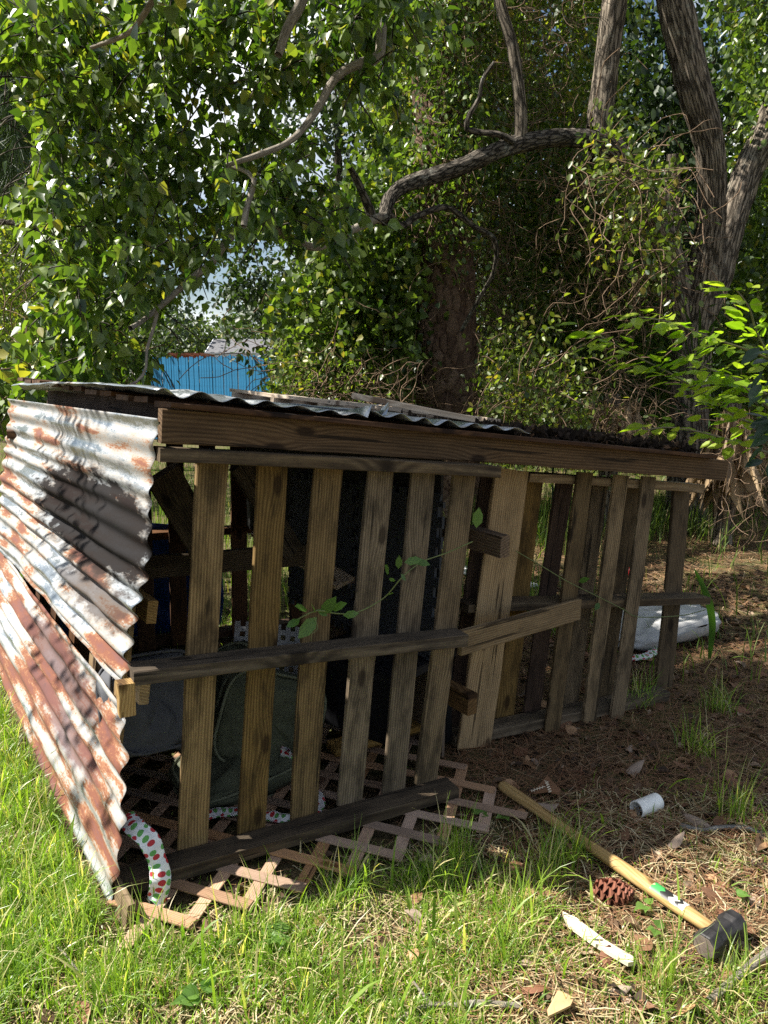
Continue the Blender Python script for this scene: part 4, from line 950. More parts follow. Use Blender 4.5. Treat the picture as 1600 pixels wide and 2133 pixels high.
# vine thicket: hanging strands of small leaves
M_V1 = leaf_mat('thicket_leaf', (.02, .048, .010), (.14, .20, .04), .36, .38, (.20, .19, .03))
M_V2 = leaf_mat('thicket_leaf_yellowish', (.03, .06, .010), (.19, .24, .045), .40, .38, (.30, .24, .05), .7)
M_DRY = bark_mat('dry_vine', (.10, .065, .04), (.30, .21, .14), 60, 20)
def thicket(name, label, poly, d0, d1, ns, per, size, mat, tpl=OVAL, drop=(.3, .9), seed=0, hole=.3, cat='vine'):
    a = volume(poly, d0, d1, ns); a = a[vnoise(a * 1.25 + seed) > hole]; base = a.mean(0)
    T = thing(name, (base[0], base[1], 0), label, cat, None)
    n = len(a) * per; s = rng.random(n); dl = np.repeat(rng.uniform(drop[0], drop[1], len(a)), per)
    sway = np.repeat(rng.normal(size=(len(a), 3)) * np.array((.25, .25, 0)), per, 0)
    p = np.repeat(a, per, 0) + sway * s[:, None] + rng.normal(size=(n, 3)) * .06; p[:, 2] -= (s - .5) * dl
    vx, vy = toview(p); k = (p[:, 2] > .03) & ~inpoly(vx, vy, OPEN); p = p[k]; n = len(p)
    tip, nr = leaf_frames(n, .7, 1.0, .5)
    leaf_obj('foliage', p, tip, nr, rng.uniform(size[0], size[1], n), tpl * np.array((1.35, 1, 1)), mat, T)
    st = []
    for i in range(0, len(a), max(1, len(a) // 60)):
        q = a[i].copy(); d_ = unit(rng.normal(size=3)); pts_ = [Vector(q)]
        for s_i in range(6): d_ = unit(d_ + rng.normal(size=3) * .5 + np.array((0, 0, -.1))); q = q + d_ * .16; q[2] = max(q[2], .05); pts_.append(Vector(q))
        st.append(tube(pts_, [.0035] * 7, k=4, step=.08))
    v, q, u, r = joined(st); o = obj('stems', mesh('stems', v, q, M_DRY, True, r, u), T); o['kind'] = 'stuff'
    return T
thicket('ivy_curtain', 'dense dark green vine curtain between the blue fence and the pine trunk', [(600, 680), (610, 600), (650, 520), (720, 440), (800, 340), (860, 290), (862, 870), (640, 860), (600, 780)], 7.2, 9.0, 620, 22, (.045, .075), M_V1, HEART, seed=2, hole=.27)
thicket('ivy_curtain', 'sunlit vine curtain hanging above the long limb beside the pine trunk', [(780, -160), (1280, -160), (1255, 270), (1080, 285), (980, 330), (860, 390), (770, 330)], 8.1, 9.6, 1050, 22, (.05, .08), M_V2, seed=5, hole=.3)
thicket('ivy_curtain', 'shaded glossy vine curtain between the pine and the forked tree', [(1010, 330), (1250, 300), (1380, 460), (1410, 660), (1400, 905), (1015, 905), (1010, 600)], 8.1, 9.7, 1200, 24, (.05, .085), M_V1, seed=9, hole=.3)
thicket('ivy_curtain', 'dark leafy vine tangle to the side of the forked tree away from the pine', [(1500, -160), (1720, -160), (1720, 1060), (1480, 1040), (1500, 700), (1520, 560), (1560, 300)], 8.0, 9.8, 950, 22, (.055, .095), M_V1, seed=14, hole=.33)
thicket('privet_shrub', 'light green leafy shrub along the far edge of the shelter roof beside the pine', [(980, 760), (1100, 700), (1240, 800), (1250, 930), (980, 920)], 6.2, 7.4, 150, 16, (.04, .06), M_V2, seed=17, hole=.2, cat='shrub')
thicket('weedy_shrub', 'pale leafy shrub in front of the blue fence end', [(540, 770), (600, 730), (700, 760), (780, 800), (800, 870), (560, 860)], 6.6, 8.0, 130, 14, (.035, .055), M_V2, seed=19, hole=.25, cat='shrub')
thicket('brush', 'dull olive brush under the drooping pine', [(-90, 350), (60, 380), (110, 520), (100, 650), (60, 740), (-20, 780), (-90, 800)], 8.5, 11, 420, 18, (.05, .08), M_V2, seed=23, hole=.3, cat='brush')
thicket('weed_clump', 'broad-leaved weeds beside the far end of the side sheets', [(-80, 740), (60, 740), (200, 790), (280, 830), (200, 850), (-80, 870)], 4.3, 5.4, 60, 12, (.05, .075), M_HL, HEART, (.05, .25), 25, .1, cat='weeds')
thicket('ivy_clump', 'clump of vine leaves covering the crotch where the long limb leaves the forked tree', [(1225, 290), (1290, 270), (1400, 400), (1420, 560), (1340, 600), (1250, 450)], 6.4, 7.0, 95, 14, (.05, .075), M_V2, seed=31, hole=.2)
thicket('pine_ivy', 'leafy vine climbing the upper part of the pine trunk', [(870, -100), (990, -100), (1000, 300), (990, 540), (880, 500)], 7.2, 7.75, 260, 18, (.045, .07), M_V1, seed=37, hole=.3)
def tangle(name, label, poly, d0, d1, n, ln, r, mat, down=.5):
    a = volume(poly, d0, d1, n); st = []
    for p in a:
        d = unit(rng.normal(size=3) + np.array((0, 0, -down))); pts = [p]; c = p.copy()
        for s in range(5): d = unit(d + rng.normal(size=3) * .55 + np.array((0, 0, -.12 * down))); c = c + d * rng.uniform(.6, 1.3) * ln / 5; pts.append(c.copy())
        rr = rng.uniform(.5, 1.2) * r; st.append(tube([Vector(x) for x in pts if x[2] > -.02] if sum(x[2] > -.02 for x in pts) > 2 else [Vector(p), Vector(p) + Vector((0, 0, .1)), Vector(p) + Vector((.1, 0, .2))], [rr] * (sum(x[2] > -.02 for x in pts) if sum(x[2] > -.02 for x in pts) > 2 else 3), k=3, step=.09))
    v, q, u, r_ = joined(st); o0 = a.mean(0); o = obj(name, mesh(name, v - o0, q, mat, False, r_, u), None, Matrix.Translation(Vector(o0))); o['kind'] = 'stuff'
    return tag(o, label, 'dry vines')
tangle('dry_vine_tangle', 'mass of brown dead vine stems round the pine trunk', [(900, 360), (1060, 400), (1090, 700), (1000, 720), (950, 560)], 7.5, 8.4, 420, .5, .0032, M_DRY)
tangle('dry_vine_tangle', 'brown dead vine stems wrapped where the long limb leaves the forked tree', [(1090, 320), (1250, 270), (1400, 400), (1420, 640), (1280, 760), (1150, 620)], 6.9, 7.9, 380, .5, .0032, M_DRY)
tangle('dry_vine_tangle', 'dry stems and twigs heaped behind the roof beside the blue fence', [(640, 790), (860, 770), (870, 880), (640, 870)], 6.4, 7.6, 170, .5, .004, M_DRY, .1)
tangle('dry_vine_tangle', 'dead brush standing at the foot of the dark vine tangle', [(1480, 880), (1660, 860), (1660, 1090), (1500, 1080)], 6.2, 7.6, 320, .55, .0035, M_DRY, .3)
tangle('dry_vine_tangle', 'dry stems under the glossy vine curtain behind the header beam', [(1000, 800), (1380, 780), (1380, 960), (1000, 920)], 6.6, 7.8, 320, .5, .0035, M_DRY, .3)
tangle('dry_vine_tangle', 'fine brown vine stems hanging high beside the pine trunk', [(860, -100), (1230, -100), (1230, 260), (880, 330)], 7.3, 8.4, 420, .6, .0028, M_DRY)

# palmettos: fan fronds
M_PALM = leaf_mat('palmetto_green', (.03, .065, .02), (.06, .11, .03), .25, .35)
M_PDEAD = leaf_mat('dead_palm_frond', (.20, .13, .07), (.42, .30, .17), .15, .6)
def palmetto(loc, nf, sc_, label, mat=M_PALM, seed=0):
    r = random.Random(seed); T = thing('palmetto', loc, label, 'palmetto', 'palmettos in the undergrowth')
    for k in range(nf):
        az = r.uniform(0, 6.28); el = r.uniform(.4, 1.2); hd_ = Vector((cos(az) * cos(el), sin(az) * cos(el), sin(el))); e = Vector(loc) + hd_ * sc_ * r.uniform(.7, 1.1)
        side = hd_.cross(UP).normalized(); up_ = side.cross(hd_); v, q, u, rn = tube([Vector(loc), Vector(loc).lerp(e, .5) + Vector((0, 0, .05)), e], [.008, .007, .005], k=5, step=.1); vv = [v]; ff = [q]; o_ = len(v)
        for s in range(-9, 10):
            a = s * .17; d = hd_ * cos(a) + side * sin(a); ln = sc_ * .55 * (1 - .25 * abs(s) / 9); wv = (d.cross(up_)).normalized() * .014; 
            m_ = e + d * ln * .55 + up_ * .02; tp = e + d * ln + Vector((0, 0, -.10 * sc_))
            vv.append(np.array([tuple(e), tuple(m_ + wv), tuple(tp), tuple(m_ - wv)])); ff.append(np.array([(o_, o_ + 1, o_ + 2, o_ + 3)])); o_ += 4
        V = np.vstack(vv) - np.array(e); obj('frond', mesh('frond', V, np.vstack(ff), mat, False, np.full(len(V), r.random())), T, Matrix.Translation(e))
    return T
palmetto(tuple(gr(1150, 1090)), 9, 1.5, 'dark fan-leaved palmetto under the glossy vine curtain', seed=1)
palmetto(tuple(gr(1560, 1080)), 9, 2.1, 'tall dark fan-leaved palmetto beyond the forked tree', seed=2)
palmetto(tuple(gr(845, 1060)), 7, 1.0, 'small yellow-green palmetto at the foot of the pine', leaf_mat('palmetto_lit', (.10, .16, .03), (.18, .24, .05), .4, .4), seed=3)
def skirt(px0, px1, py0, py1, D, n, label):
    a = volume([(px0, py0), (px1, py0), (px1, py0 + 30), (px0, py0 + 30)], D, D + .35, n); hgt = (py1 - py0) / 1600 * D
    T = thing('dead_palm', (float(a[:, 0].mean()), D, 0), label, 'dead palm'); d = unit(rng.normal(size=(n, 3)) * np.array((.16, .16, .05)) + np.array((0, 0, -1)))
    o = leaf_obj('hanging_fronds', a, d, unit(rng.normal(size=(n, 3)) * np.array((1, 1, .1))), rng.uniform(.55, 1.15, n) * hgt, LANCE * np.array((.25, 1, 1)), M_PDEAD, T)
    c = at((px0 + px1) / 2, py0 - 10, D + .25); tube_obj('trunk', [Vector((c.x, c.y, -.03)), Vector((c.x, c.y, c.z * .6)), c], [.10, .09, .08], M_OAK, T, k=16, step=.05, rough=.02)
    return T
skirt(1222, 1330, 830, 940, 7.3, 130, 'brown skirt of dead palm fronds behind the second pallet')
skirt(1492, 1560, 850, 1045, 6.6, 110, 'straw-coloured dead palm fronds hanging past the header beam end')

# bright sapling reaching in, every leaf a part
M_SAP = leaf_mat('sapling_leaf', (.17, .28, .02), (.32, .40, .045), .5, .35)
M_SST = plain('sapling_bark', (.20, .17, .11), .8, .3, 30)
sb = gr(1640, 1230); SAP = thing('sapling', (sb.x, sb.y, 0), 'sapling with bright yellow-green leaves in front of the forked tree', 'sapling')
stem = [Vector((sb.x, sb.y, -.02)), at(1650, 1050, 4.75), at(1645, 900, 4.7), at(1630, 760, 4.7)]
tube_obj('stem', stem, [.022, .018, .015, .010], M_SST, SAP, k=8, step=.05)
SBR = [[(1645, 880), (1560, 880), (1480, 830), (1400, 780), (1320, 740), (1250, 700)], [(1630, 760), (1560, 730), (1470, 700), (1400, 672), (1330, 660)], [(1635, 800), (1580, 700), (1560, 640), (1530, 600)], [(1640, 850), (1560, 800), (1480, 770), (1420, 740)], [(1650, 960), (1560, 930), (1480, 905), (1400, 890), (1350, 895)], [(1645, 900), (1590, 840), (1530, 790)]]
OV = np.array([(0, 0, 0), (.17, .16, .03), (.25, .42, .04), (.18, .74, .01), (0, 1.02, -.08), (-.18, .74, .01), (-.25, .42, .04), (-.17, .16, .03), (0, .42, -.01), (0, .74, -.03)])
OF = [(0, 1, 2, 8), (8, 2, 3, 9), (9, 3, 4), (9, 4, 5), (8, 9, 5, 6), (0, 8, 6, 7)]
SM_ = [mesh('leaf', OV * np.array((1.3, 1, 1)), OF, M_SAP, False, np.full(10, x)) for x in (.0, .2, .4, .6, .8, .9)]
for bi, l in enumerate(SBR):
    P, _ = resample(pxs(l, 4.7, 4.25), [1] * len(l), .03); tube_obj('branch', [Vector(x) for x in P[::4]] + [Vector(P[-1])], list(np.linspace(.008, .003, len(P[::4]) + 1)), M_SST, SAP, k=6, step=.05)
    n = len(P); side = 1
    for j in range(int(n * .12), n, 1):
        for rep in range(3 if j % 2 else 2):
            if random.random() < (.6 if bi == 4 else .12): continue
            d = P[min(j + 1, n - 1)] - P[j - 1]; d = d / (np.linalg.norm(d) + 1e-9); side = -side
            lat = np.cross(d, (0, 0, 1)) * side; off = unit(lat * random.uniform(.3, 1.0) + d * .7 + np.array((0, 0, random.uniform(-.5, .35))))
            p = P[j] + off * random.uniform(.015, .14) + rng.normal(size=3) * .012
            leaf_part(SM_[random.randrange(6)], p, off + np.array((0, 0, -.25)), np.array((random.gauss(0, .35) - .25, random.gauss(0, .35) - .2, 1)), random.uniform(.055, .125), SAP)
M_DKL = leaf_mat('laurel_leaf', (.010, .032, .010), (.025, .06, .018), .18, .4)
lb_ = gr(1700, 1500); LS = thing('dark_laurel', (lb_.x, lb_.y, 0), 'dark blue-green leafed shrub reaching in beside the sapling', 'shrub')
tube_obj('stem', [Vector((lb_.x, lb_.y, -.02)), at(1690, 1100, 3.1), at(1660, 860, 3.05), at(1625, 700, 3.05)], [.014, .011, .008, .004], M_SST, LS, k=6, step=.05)
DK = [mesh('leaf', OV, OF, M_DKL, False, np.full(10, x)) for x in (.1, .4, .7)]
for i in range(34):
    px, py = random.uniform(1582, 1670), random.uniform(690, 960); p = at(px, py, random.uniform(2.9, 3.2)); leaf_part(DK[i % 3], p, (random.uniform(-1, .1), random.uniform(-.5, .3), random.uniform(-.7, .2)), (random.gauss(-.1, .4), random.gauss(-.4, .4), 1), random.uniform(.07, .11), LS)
# strap leaf by the end of the second pallet
M_STR = leaf_mat('strap_leaf', (.04, .10, .015), (.05, .12, .02), .35, .35)
def strap(parent, pts, wd, mat=M_STR):
    P, R = resample(pts, [1] * len(pts), .03); T = unit(np.gradient(P, axis=0)); sd = unit(np.cross(T, (0.2, -1, .1))); s = np.linspace(0, 1, len(P)); w_ = wd * np.sin(pi * np.clip(s * .9 + .1, 0, 1)) ** .7
    up_ = np.cross(sd, T); v = np.stack([P - sd * w_[:, None], P + up_ * w_[:, None] * .25, P + sd * w_[:, None]], 1).reshape(-1, 3); n = len(P)
    f = np.array([(i * 3 + a, i * 3 + a + 1, i * 3 + a + 4, i * 3 + a + 3) for i in range(n - 1) for a in (0, 1)]); o0 = P[0]
    return obj('leaf', mesh('leaf', v - o0, f, mat, True, np.full(len(v), .5)), parent, Matrix.Translation(Vector(o0)))
sp_ = gr(1478, 1372); ST = thing('strap_leaf_plant', tuple(sp_), 'single dark green strap leaf beside the end of the second pallet', 'plant')
strap(ST, [gr(1478, 1372), at(1484, 1300, sp_.y - .02), at(1472, 1240, sp_.y - .05), at(1445, 1182, sp_.y - .1)], .022)

# ---------------------------------------------------------------- beyond the clearing: fence, shed, pergola, far trees
M_BLUE = plain('blue_paint', (.006, .125, .26), .6, .3, 4, bumps=.1)
fa = Vector((-1.35, 15.3, 0)); fb = Vector((-5.9, 19.0, 0)); fd = (fb - fa).normalized(); fn = Vector((fd.y, -fd.x, 0))
FE = thing('blue_fence', tuple((fa + fb) / 2), 'bright blue painted picket fence beyond the shelter', 'fence')
nP = int((fb - fa).length / .094)
for i in range(nP):
    p = fa + fd * (i * .094); h = 1.94 + .02 * sin(i * 1.7) + random.uniform(-.012, .012); wv = .039
    prof = [(-wv, 0), (wv, 0), (wv, h - .03), (wv * .55, h), (-wv * .55, h), (-wv, h - .03)]
    v = [(x, -.009, z) for x, z in prof] + [(x, .009, z) for x, z in prof]
    f = [tuple(range(5, -1, -1)), tuple(range(6, 12))] + [(j, (j + 1) % 6, (j + 1) % 6 + 6, j + 6) for j in range(6)]
    obj('picket', mesh('picket', v, f, M_BLUE), FE, Matrix.Translation(p + fn * random.uniform(-.006, .006)) @ Matrix.Rotation(math.atan2(fd.y, fd.x) + random.uniform(-.03, .03), 4, 'Z') @ Matrix.Rotation(random.uniform(-.008, .008), 4, 'Y'))
for z in (.35, 1.0, 1.65):
    board('fence_rail', fa + Vector((0, 0, z)) - fn * .045 * (1 if fn.y < 0 else -1), fb + Vector((0, 0, z)) - fn * .045 * (1 if fn.y < 0 else -1), .08, .04, fn, M_BLUE, FE, wob=0)
SD = 29.0; e0 = at(428, 739, SD); e1 = at(640, 739, SD); rg = at(432, 710, SD + 1.6)
SHD = thing('garden_shed', (e0.x + 1.8, SD + 1.6, 0), 'small cream shed with grey shingle roof behind the blue fence', 'shed')
M_CRM = plain('cream_siding', (.68, .60, .42), .8, .1, 3); M_WHT = plain('white_trim', (.75, .76, .78), .7, .08, 3); 
m, t, b = newmat('grey_shingle'); tc = N(t, 'ShaderNodeTexCoord'); bk_ = N(t, 'ShaderNodeTexBrick', Scale=6.0); L(t, tc.outputs['Object'], bk_.inputs['Vector'])
bk_.inputs['Color1'].default_value = (.10, .10, .11, 1); bk_.inputs['Color2'].default_value = (.16, .16, .17, 1); bk_.inputs['Mortar'].default_value = (.06, .06, .065, 1); L(t, bk_.outputs[0], b.inputs['Base Color']); b.inputs['Roughness'].default_value = .9; M_SHG = m
x0, x1, ze, zr = e0.x, e1.x, e0.z, rg.z
def quadbox(name, v8, mat, parent):
    o0 = np.array(v8).mean(0); return obj(name, mesh(name, np.array(v8) - o0, [(3, 2, 1, 0), (4, 5, 6, 7), (0, 1, 5, 4), (1, 2, 6, 5), (2, 3, 7, 6), (3, 0, 4, 7)], mat), parent, Matrix.Translation(Vector(o0)))
v = [(x0 + .2, SD + .3, 0), (x1 - .2, SD + .3, 0), (x1 - .2, SD + 2.9, 0), (x0 + .2, SD + 2.9, 0), (x0 + .2, SD + .3, ze), (x1 - .2, SD + .3, ze), (x1 - .2, SD + 2.9, ze), (x0 + .2, SD + 2.9, ze), (x0 + .2, SD + 1.6, zr - .1), (x1 - .2, SD + 1.6, zr - .1)]
obj('wall', mesh('wall', v, [(0, 1, 5, 4), (1, 2, 6, 9, 5), (2, 3, 7, 6), (3, 0, 4, 8, 7), (4, 5, 9, 8), (6, 7, 8, 9)], M_CRM), SHD)
for s in (0, 1):
    ya = SD if s == 0 else SD + 3.2
    RFo = quadbox('roof', [(x0, ya, ze), (x1, ya, ze), (x1, SD + 1.6, zr), (x0, SD + 1.6, zr), (x0, ya, ze + .07), (x1, ya, ze + .07), (x1, SD + 1.6, zr + .07), (x0, SD + 1.6, zr + .07)], M_SHG, SHD)
quadbox('fascia', [(x0, SD - .03, ze - .08), (x1, SD - .03, ze - .08), (x1, SD - .005, ze - .08), (x0, SD - .005, ze - .08), (x0, SD - .03, ze + .075), (x1, SD - .03, ze + .075), (x1, SD - .005, ze + .075), (x0, SD - .005, ze + .075)], M_WHT, SHD)
for s in (0, 1):
    ya = SD if s == 0 else SD + 3.2
    quadbox('barge_board', [(x0 - .03, ya, ze - .1), (x0 - .003, ya, ze - .1), (x0 - .003, SD + 1.6, zr - .1), (x0 - .03, SD + 1.6, zr - .1), (x0 - .03, ya, ze + .09), (x0 - .003, ya, ze + .09), (x0 - .003, SD + 1.6, zr + .09), (x0 - .03, SD + 1.6, zr + .09)], M_WHT, SHD)
pg = at(395, 739, 26.5); PG = thing('pergola', (pg.x, pg.y, 0), 'red-brown pergola rafters showing over the fence beside the shed', 'pergola')
M_PERG = plain('red_brown_stain', (.30, .10, .04), .7, .2, 5)
board('beam', Vector((pg.x - .55, 26.3, pg.z - .10)), Vector((pg.x + .6, 26.3, pg.z - .10)), .14, .06, (0, 1, 0), M_PERG, PG, wob=0)
for k in range(5): board('rafter', Vector((pg.x - .5 + k * .25, 25.8, pg.z + .01)), Vector((pg.x - .5 + k * .25, 28.0, pg.z + .01)), .05, .08, UP, M_PERG, PG, wob=0)
for k in (0, 1): board('post', Vector((pg.x - .45 + k * .9, 26.3, 0)), Vector((pg.x - .45 + k * .9, 26.3, pg.z - .18)), .1, .1, (0, 1, 0), M_PERG, PG, wob=0)

M_FT = leaf_mat('far_tree_leaf', (.045, .075, .025), (.10, .135, .045), .3, .6, (.20, .18, .06))
M_FT2 = leaf_mat('far_tree_leaf_dark', (.016, .034, .012), (.045, .075, .022), .25, .5)
def far_tree(px, top, D, wid, label, mat=M_FT, lsz=(.16, .28), n=60, per=55, seed=0, group='trees beyond the fence', low=.22):
    tp = at(px, top, D); T = thing('broadleaf_tree', (tp.x, D, 0), label, 'tree', group); H = tp.z
    cs = unit(rng.normal(size=(n, 3))) * rng.uniform(.35, 1, (n, 1)) ** .5; cs = cs * np.array((wid / 2, wid / 2, H * (1 - low) / 2)) + np.array((tp.x, D, H * (1 + low) / 2 - .2))
    clumps(cs, rng.uniform(.35, .7, n) * wid / 4.5, per, lsz, OVAL * np.array((1.4, 1, 1)), mat, T)
    tube_obj('trunk', [Vector((tp.x, D, -.05)), Vector((tp.x + .1, D, H * .35)), Vector((tp.x, D, H * .85))], [.16, .12, .04], M_OAK, T, k=10, step=.3)
    for k in range(5):
        c_ = cs[k * 7 % n]; tube_obj('branch', [Vector((tp.x + .05, D, H * (.3 + .08 * k))), Vector((tp.x, D, H * (.35 + .08 * k))).lerp(Vector(c_), .5), Vector(c_)], [.06, .04, .015], M_OAK, T, k=6, step=.3)
    return T
far_tree(110, 60, 12.5, 3.8, 'leafy hedgerow tree behind the heart-leaved branches', M_V2, (.07, .11), 70, 90, low=.50, group=None)
far_tree(515, 580, 44, 3.2, 'dark rounded pine crown rising above the far trees behind the shed', M_FT2, n=40, low=.55)
far_tree(440, 665, 38, 6.5, 'olive green tree behind the shed', M_FT)
far_tree(345, 650, 36, 6.0, 'mid green tree behind the fence end away from the shed', M_FT)
far_tree(560, 665, 40, 6.0, 'yellowish green tree behind the shed on the pine side', M_FT)
far_tree(235, 560, 32, 7.0, 'broad green tree behind the heart-leaved branch', M_FT2)
far_tree(110, 480, 26, 6.5, 'tall loose green tree beyond the brush', M_FT)
far_tree(0, 380, 22, 6.0, 'tall green tree behind the drooping pine', M_FT, lsz=(.12, .2), per=70)
far_tree(-130, 250, 20, 6.0, 'tall olive tree at the edge of the clearing', M_FT2, lsz=(.12, .2), per=70)
for i, (px, top, D, wd) in enumerate([(700, 60, 16, 4.5), (900, -150, 15, 5.5), (1100, -250, 14, 5.5), (1300, -150, 15, 5.5), (1500, -50, 14, 5.0), (1680, -200, 13, 5.5), (1850, -100, 12, 5.0), (800, 330, 20, 5), (1200, 100, 19, 7), (1600, 100, 19, 8)]):
    far_tree(px, top, D, wd, ['dark woodland tree behind the vine curtains', 'dark woodland tree behind the vine curtains'][i % 2], M_FT2, (.10, .17), 85, 120, i, 'woodland trees behind the vines', .0)
# ---------------------------------------------------------------- grass, pine needles, leaf litter
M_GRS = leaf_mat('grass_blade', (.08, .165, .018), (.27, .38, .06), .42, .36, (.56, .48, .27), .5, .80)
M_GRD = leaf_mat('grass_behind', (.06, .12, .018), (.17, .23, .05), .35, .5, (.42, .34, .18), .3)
def inside_shelter(x, y):
    p = np.stack([x - A1.x, y - A1.y], -1); s = p @ np.array((U1.x, U1.y)); f = -(p @ np.array((N1.x, N1.y)))
    return s, f                         # along the front, depth behind the front
def grass(name, x, y, h, wd, mat, label, lean=.6):
    n = len(x); z = gz(x, y) - .004; az = rng.uniform(0, 2 * pi, n); le = rng.gamma(2.0, lean * .32, n); fz = rng.uniform(0, 2 * pi, n)
    K = 4; s = np.linspace(0, 1, K + 1); ds = h[:, None] / K
    ang = le[:, None] * (.35 + 1.25 * s[None]); px = np.cumsum(np.concatenate([np.zeros((n, 1)), np.sin(ang[:, :-1]) * ds], 1), 1); pz = np.cumsum(np.concatenate([np.zeros((n, 1)), np.cos(ang[:, :-1]) * ds], 1), 1)
    pz = np.maximum(pz, .004)
    cx = x[:, None] + px * np.cos(az)[:, None]; cy = y[:, None] + px * np.sin(az)[:, None]; cz = z[:, None] + pz
    ww = wd[:, None] * .5 * np.array([.8, 1, .9, .6, .06])[None]
    dx = -np.sin(az + .5 * np.sin(fz))[:, None] * ww; dy = np.cos(az + .5 * np.sin(fz))[:, None] * ww
    v = np.stack([np.stack([cx - dx, cy - dy, cz], -1), np.stack([cx + dx, cy + dy, cz + ww * .5], -1)], 2).reshape(-1, 3)
    b0 = np.arange(n)[:, None] * (2 * (K + 1)) + np.arange(K)[None] * 2
    q = np.stack([b0, b0 + 1, b0 + 3, b0 + 2], -1).reshape(-1, 4)
    o = obj(name, mesh(name, v, q, mat, True, np.repeat(rng.random(n), 2 * (K + 1)))); o['kind'] = 'stuff'
    return tag(o, label, 'grass')
def dens(x, y):
    s, f = inside_shelter(x, y)
    d = np.ones(len(x)) * .95
    nz_ = fbm(np.stack([x * 2.6, y * 2.6, x * 0 + 8], -1), 3)
    d *= np.clip((nz_ - .29) / .16, .18, 1)
    right = np.clip((x - .15) / .5, 0, 1) * np.clip((y - 1.95) / .3, 0, 1); d *= 1 - .64 * right
    d *= 1 - .62 * np.clip((x - .15) / .4, 0, 1)
    foot = (x - F0.x) * NL.x + (y - F0.y) * NL.y
    inside = (f > -.06) & (f < 2.2) & (foot < .03) & (s < 2.4); d = np.where(inside, d * .03, d)
    lat = (f > -.22) & (f <= -.06) & (s > -.1) & (s < 1.36); d = np.where(lat, d * .22, d)
    return d
n = 210000; y = 1.25 + 3.4 * rng.random(n) ** 1.3; x = rng.uniform(-1, 1, n) * (.60 * y + .22)
k = rng.random(n) < dens(x, y); k &= ~((y > 2.9) & (x > .0) & (rng.random(n) < .75)); x, y = x[k], y[k]; n = len(x)
left = np.clip((-x - .4) / .8, 0, 1); s_, f_ = inside_shelter(x, y); shrt = np.where((f_ > -.24) & (s_ > -.05), .38, 1.0)
h = rng.gamma(5, .2, n) * (.044 + .055 * left) * shrt
grass('grass', x, y, h, rng.uniform(.002, .0046, n), M_GRS, 'fine green and straw grass in front of the shelter', 1.55)
# tufts that arch
tp = np.array([(gr(a, b_).x, gr(a, b_).y) for a, b_ in [(1150, 1830), (1180, 1790), (130, 1720), (200, 1760), (90, 1640), (300, 2000), (520, 1960), (900, 1850), (950, 1800), (720, 1860), (1050, 1990), (1450, 1560), (1330, 1470), (1500, 1480), (1530, 1700), (60, 1560), (160, 1850), (1100, 1900), (640, 2060), (1540, 2080), (1380, 2060), (250, 2090)]])
x = np.repeat(tp[:, 0], 75) + rng.normal(size=len(tp) * 75) * .035; y = np.repeat(tp[:, 1], 75) + rng.normal(size=len(tp) * 75) * .035; n = len(x)
s_, f_ = inside_shelter(x, y); k = (f_ < -.1) | (s_ > 1.3) | (s_ < -.4); x, y = x[k], y[k]; n = len(x)
grass('grass', x, y, rng.uniform(.10, .23, n), rng.uniform(.002, .004, n), M_GRS, 'arching tufts of long thin grass', 1.25)
n = 1500; x = rng.uniform(-2.2, 1.8, n); y = rng.uniform(1.4, 2.7, n); k = rng.random(n) < dens(x, y) * .8; x, y = x[k], y[k]; n = len(x)
grass('grass', x, y, rng.uniform(.07, .2, n), rng.uniform(.006, .011, n), M_GRS, 'broad-bladed lawn grass scattered through the fine grass', .95)
n = 26000; y = 3.6 + 12 * rng.random(n) ** 1.3; x = rng.uniform(-.55, .55, n) * y + rng.normal(size=n) * .3; s_, f_ = inside_shelter(x, y)
k = (f_ > 2.45) | (s_ < -.5) | (s_ > 2.6); k &= ~((x > 1.1) & (y < 7.2) & (rng.random(n) < .86)); x, y = x[k], y[k]; n = len(x)
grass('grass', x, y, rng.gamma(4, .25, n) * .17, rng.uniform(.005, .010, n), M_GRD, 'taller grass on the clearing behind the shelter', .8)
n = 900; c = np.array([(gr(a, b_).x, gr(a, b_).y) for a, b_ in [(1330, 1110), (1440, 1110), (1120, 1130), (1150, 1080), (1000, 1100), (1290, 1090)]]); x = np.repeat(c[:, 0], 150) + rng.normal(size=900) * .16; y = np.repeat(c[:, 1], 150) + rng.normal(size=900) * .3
grass('grass', x, y, rng.uniform(.2, .5, n), rng.uniform(.006, .010, n), M_GRD, 'tall pale grass clumps at the foot of the forked tree', .7)

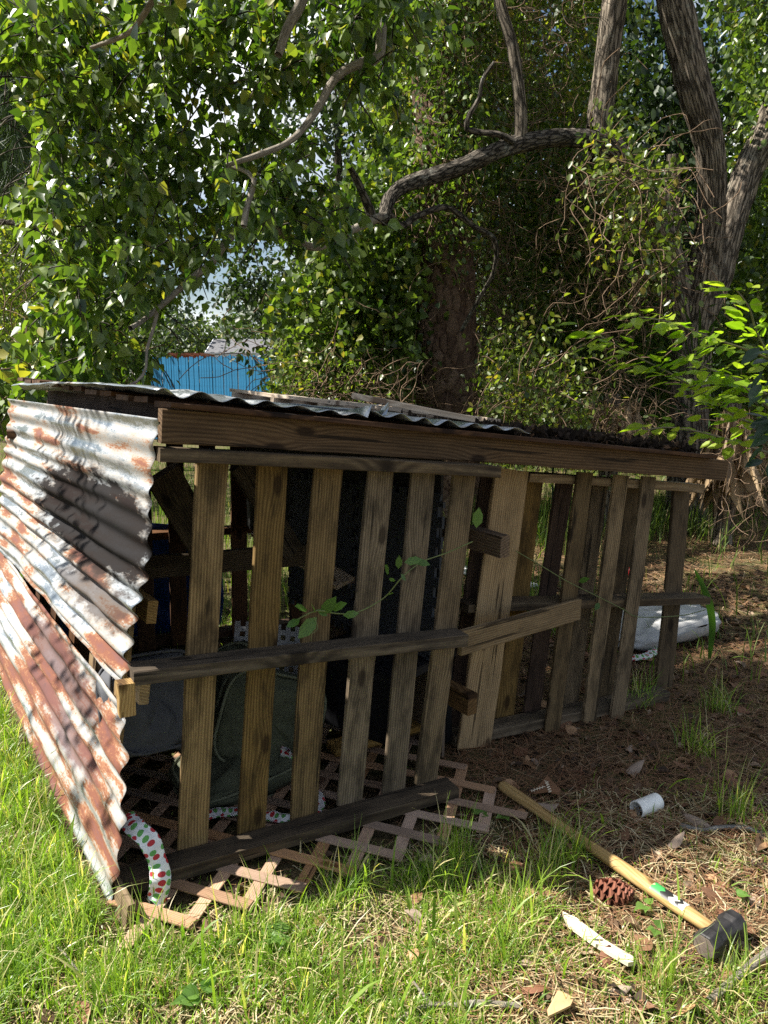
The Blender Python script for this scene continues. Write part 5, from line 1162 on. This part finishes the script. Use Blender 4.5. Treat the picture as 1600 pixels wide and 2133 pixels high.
M_NDL = leaf_mat('fallen_pine_needle', (.15, .075, .035), (.34, .20, .11), .1, .6, (.50, .38, .24), .3)
def litter(n, x0, x1, y0, y1, ln, wd, name, label, keep, mat=None):
    x = rng.uniform(x0, x1, n); y = rng.uniform(y0, y1, n); k = keep(x, y); x, y = x[k], y[k]; n = len(x)
    az = rng.uniform(0, 2 * pi, n); l = rng.uniform(ln[0], ln[1], n); z = gz(x, y) + rng.uniform(.002, .022, n); cu = rng.normal(size=n) * .25
    v = np.zeros((n, 6, 3))
    for j, s in enumerate((0, .5, 1)):
        a = az + cu * (s - .5); cx = x + np.cos(a) * l * (s - .5); cy = y + np.sin(a) * l * (s - .5); cz = z + rng.normal(size=n) * .006
        for q, sg in ((0, -1), (1, 1)):
            v[:, j * 2 + q, 0] = cx - np.sin(a) * wd * .5 * sg; v[:, j * 2 + q, 1] = cy + np.cos(a) * wd * .5 * sg; v[:, j * 2 + q, 2] = np.maximum(cz, gz(cx, cy) + .001)
    b0 = np.arange(n)[:, None] * 6; f = np.stack([b0 + np.array([[0, 1, 3, 2]]), b0 + np.array([[2, 3, 5, 4]])], 1).reshape(-1, 4)
    o = obj(name, mesh(name, v.reshape(-1, 3), f, mat or M_NDL, False, np.repeat(rng.random(n), 6))); o['kind'] = 'stuff'; return tag(o, label, 'pine needles')
def kp(x, y):
    s, f = inside_shelter(x, y); d = .35 + .65 * np.clip((x + .1) / .6, 0, 1); ins = (f > -.37) & (f < 2.2) & (s > -.2) & (s < 1.2)
    return rng.random(len(x)) < np.where(ins, .08, d)
litter(26000, -1.8, 2.4, 1.3, 4.2, (.08, .19), .0016, 'pine_needles', 'fallen brown pine needles in front of and beside the shelter', kp)
litter(16000, .4, 5.5, 4.2, 9.5, (.12, .24), .004, 'pine_needles', 'thick pine straw on the ground behind the second pallet', lambda x, y: rng.random(len(x)) < .9)
M_STW = leaf_mat('dry_straw', (.26, .20, .11), (.50, .42, .25), .15, .6, (.62, .55, .36), .3)
litter(8000, -1.9, 1.7, 1.3, 2.6, (.03, .10), .0028, 'dry_straw', 'short bits of dead straw matted under the grass', lambda x, y: (inside_shelter(x, y)[1] < -.1) | (inside_shelter(x, y)[0] < -.25), M_STW)
litter(4500, .2, 2.6, 1.9, 4.4, (.07, .17), .0022, 'pine_needles', 'reddish pine needles strewn round the hammer and the second pallet', lambda x, y: rng.random(len(x)) < .95, leaf_mat('red_pine_needle', (.11, .045, .025), (.27, .13, .07), .1, .55))
M_LIT = leaf_mat('leaf_litter', (.025, .016, .011), (.13, .08, .047), .1, .7, (.34, .25, .17), .2)
n = 13000; x = rng.uniform(-1.6, 3.2, n); y = 1.4 + 4.4 * rng.random(n) ** 1.2; s_, f_ = inside_shelter(x, y)
k = rng.random(n) < (.22 + .78 * np.clip((x - .1) / .6, 0, 1)); x, y = x[k], y[k]; n = len(x)
az = rng.uniform(0, 2 * pi, n); tip = np.stack([np.cos(az), np.sin(az), rng.normal(size=n) * .25], -1)
o = leaf_obj('leaf_litter', np.stack([x, y, gz(x, y) + .008], -1), tip, unit(np.stack([rng.normal(size=n) * .35, rng.normal(size=n) * .35, np.ones(n)], -1)), rng.uniform(.018, .058, n), OVAL * np.array((1.3, 1, 2.5)), M_LIT)
tag(o, 'small dark fallen leaves and bark bits covering the shaded ground', 'leaf litter')
# broad-leaved weeds
M_WD = leaf_mat('weed_leaf', (.09, .18, .03), (.14, .25, .05), .4, .45)
for i, (px, py, s) in enumerate([(590, 1945, .05), (1345, 1885, .035), (1368, 1935, .028), (560, 1955, .04), (1000, 1695, .03), (985, 1680, .025), (1530, 1860, .03), (420, 2070, .05), (1050, 1695, .025)]):
    p = G3(px, py, .03); T = thing('broadleaf_weed', (p.x, p.y, p.z - .03), 'small round-leaved weed growing through the grass', 'weed', 'weeds in the grass')
    for j in range(3):
        a = random.uniform(0, 6.28) + j * 2.1; tip = (cos(a), sin(a), .15); q = p + Vector((cos(a), sin(a), 0)) * .006
        leaf_part(mesh('leaf', HT, HF, M_WD, False, np.full(12, random.random())), q, tip, (random.uniform(-.3, .3), random.uniform(-.5, .1), 1), s * random.uniform(.8, 1.2), T)
    tube_obj('stem', [p - Vector((0, 0, .035)), p - Vector((0.002, 0, .015)), p], [.0015] * 3, M_VST, T, k=4, step=.02)
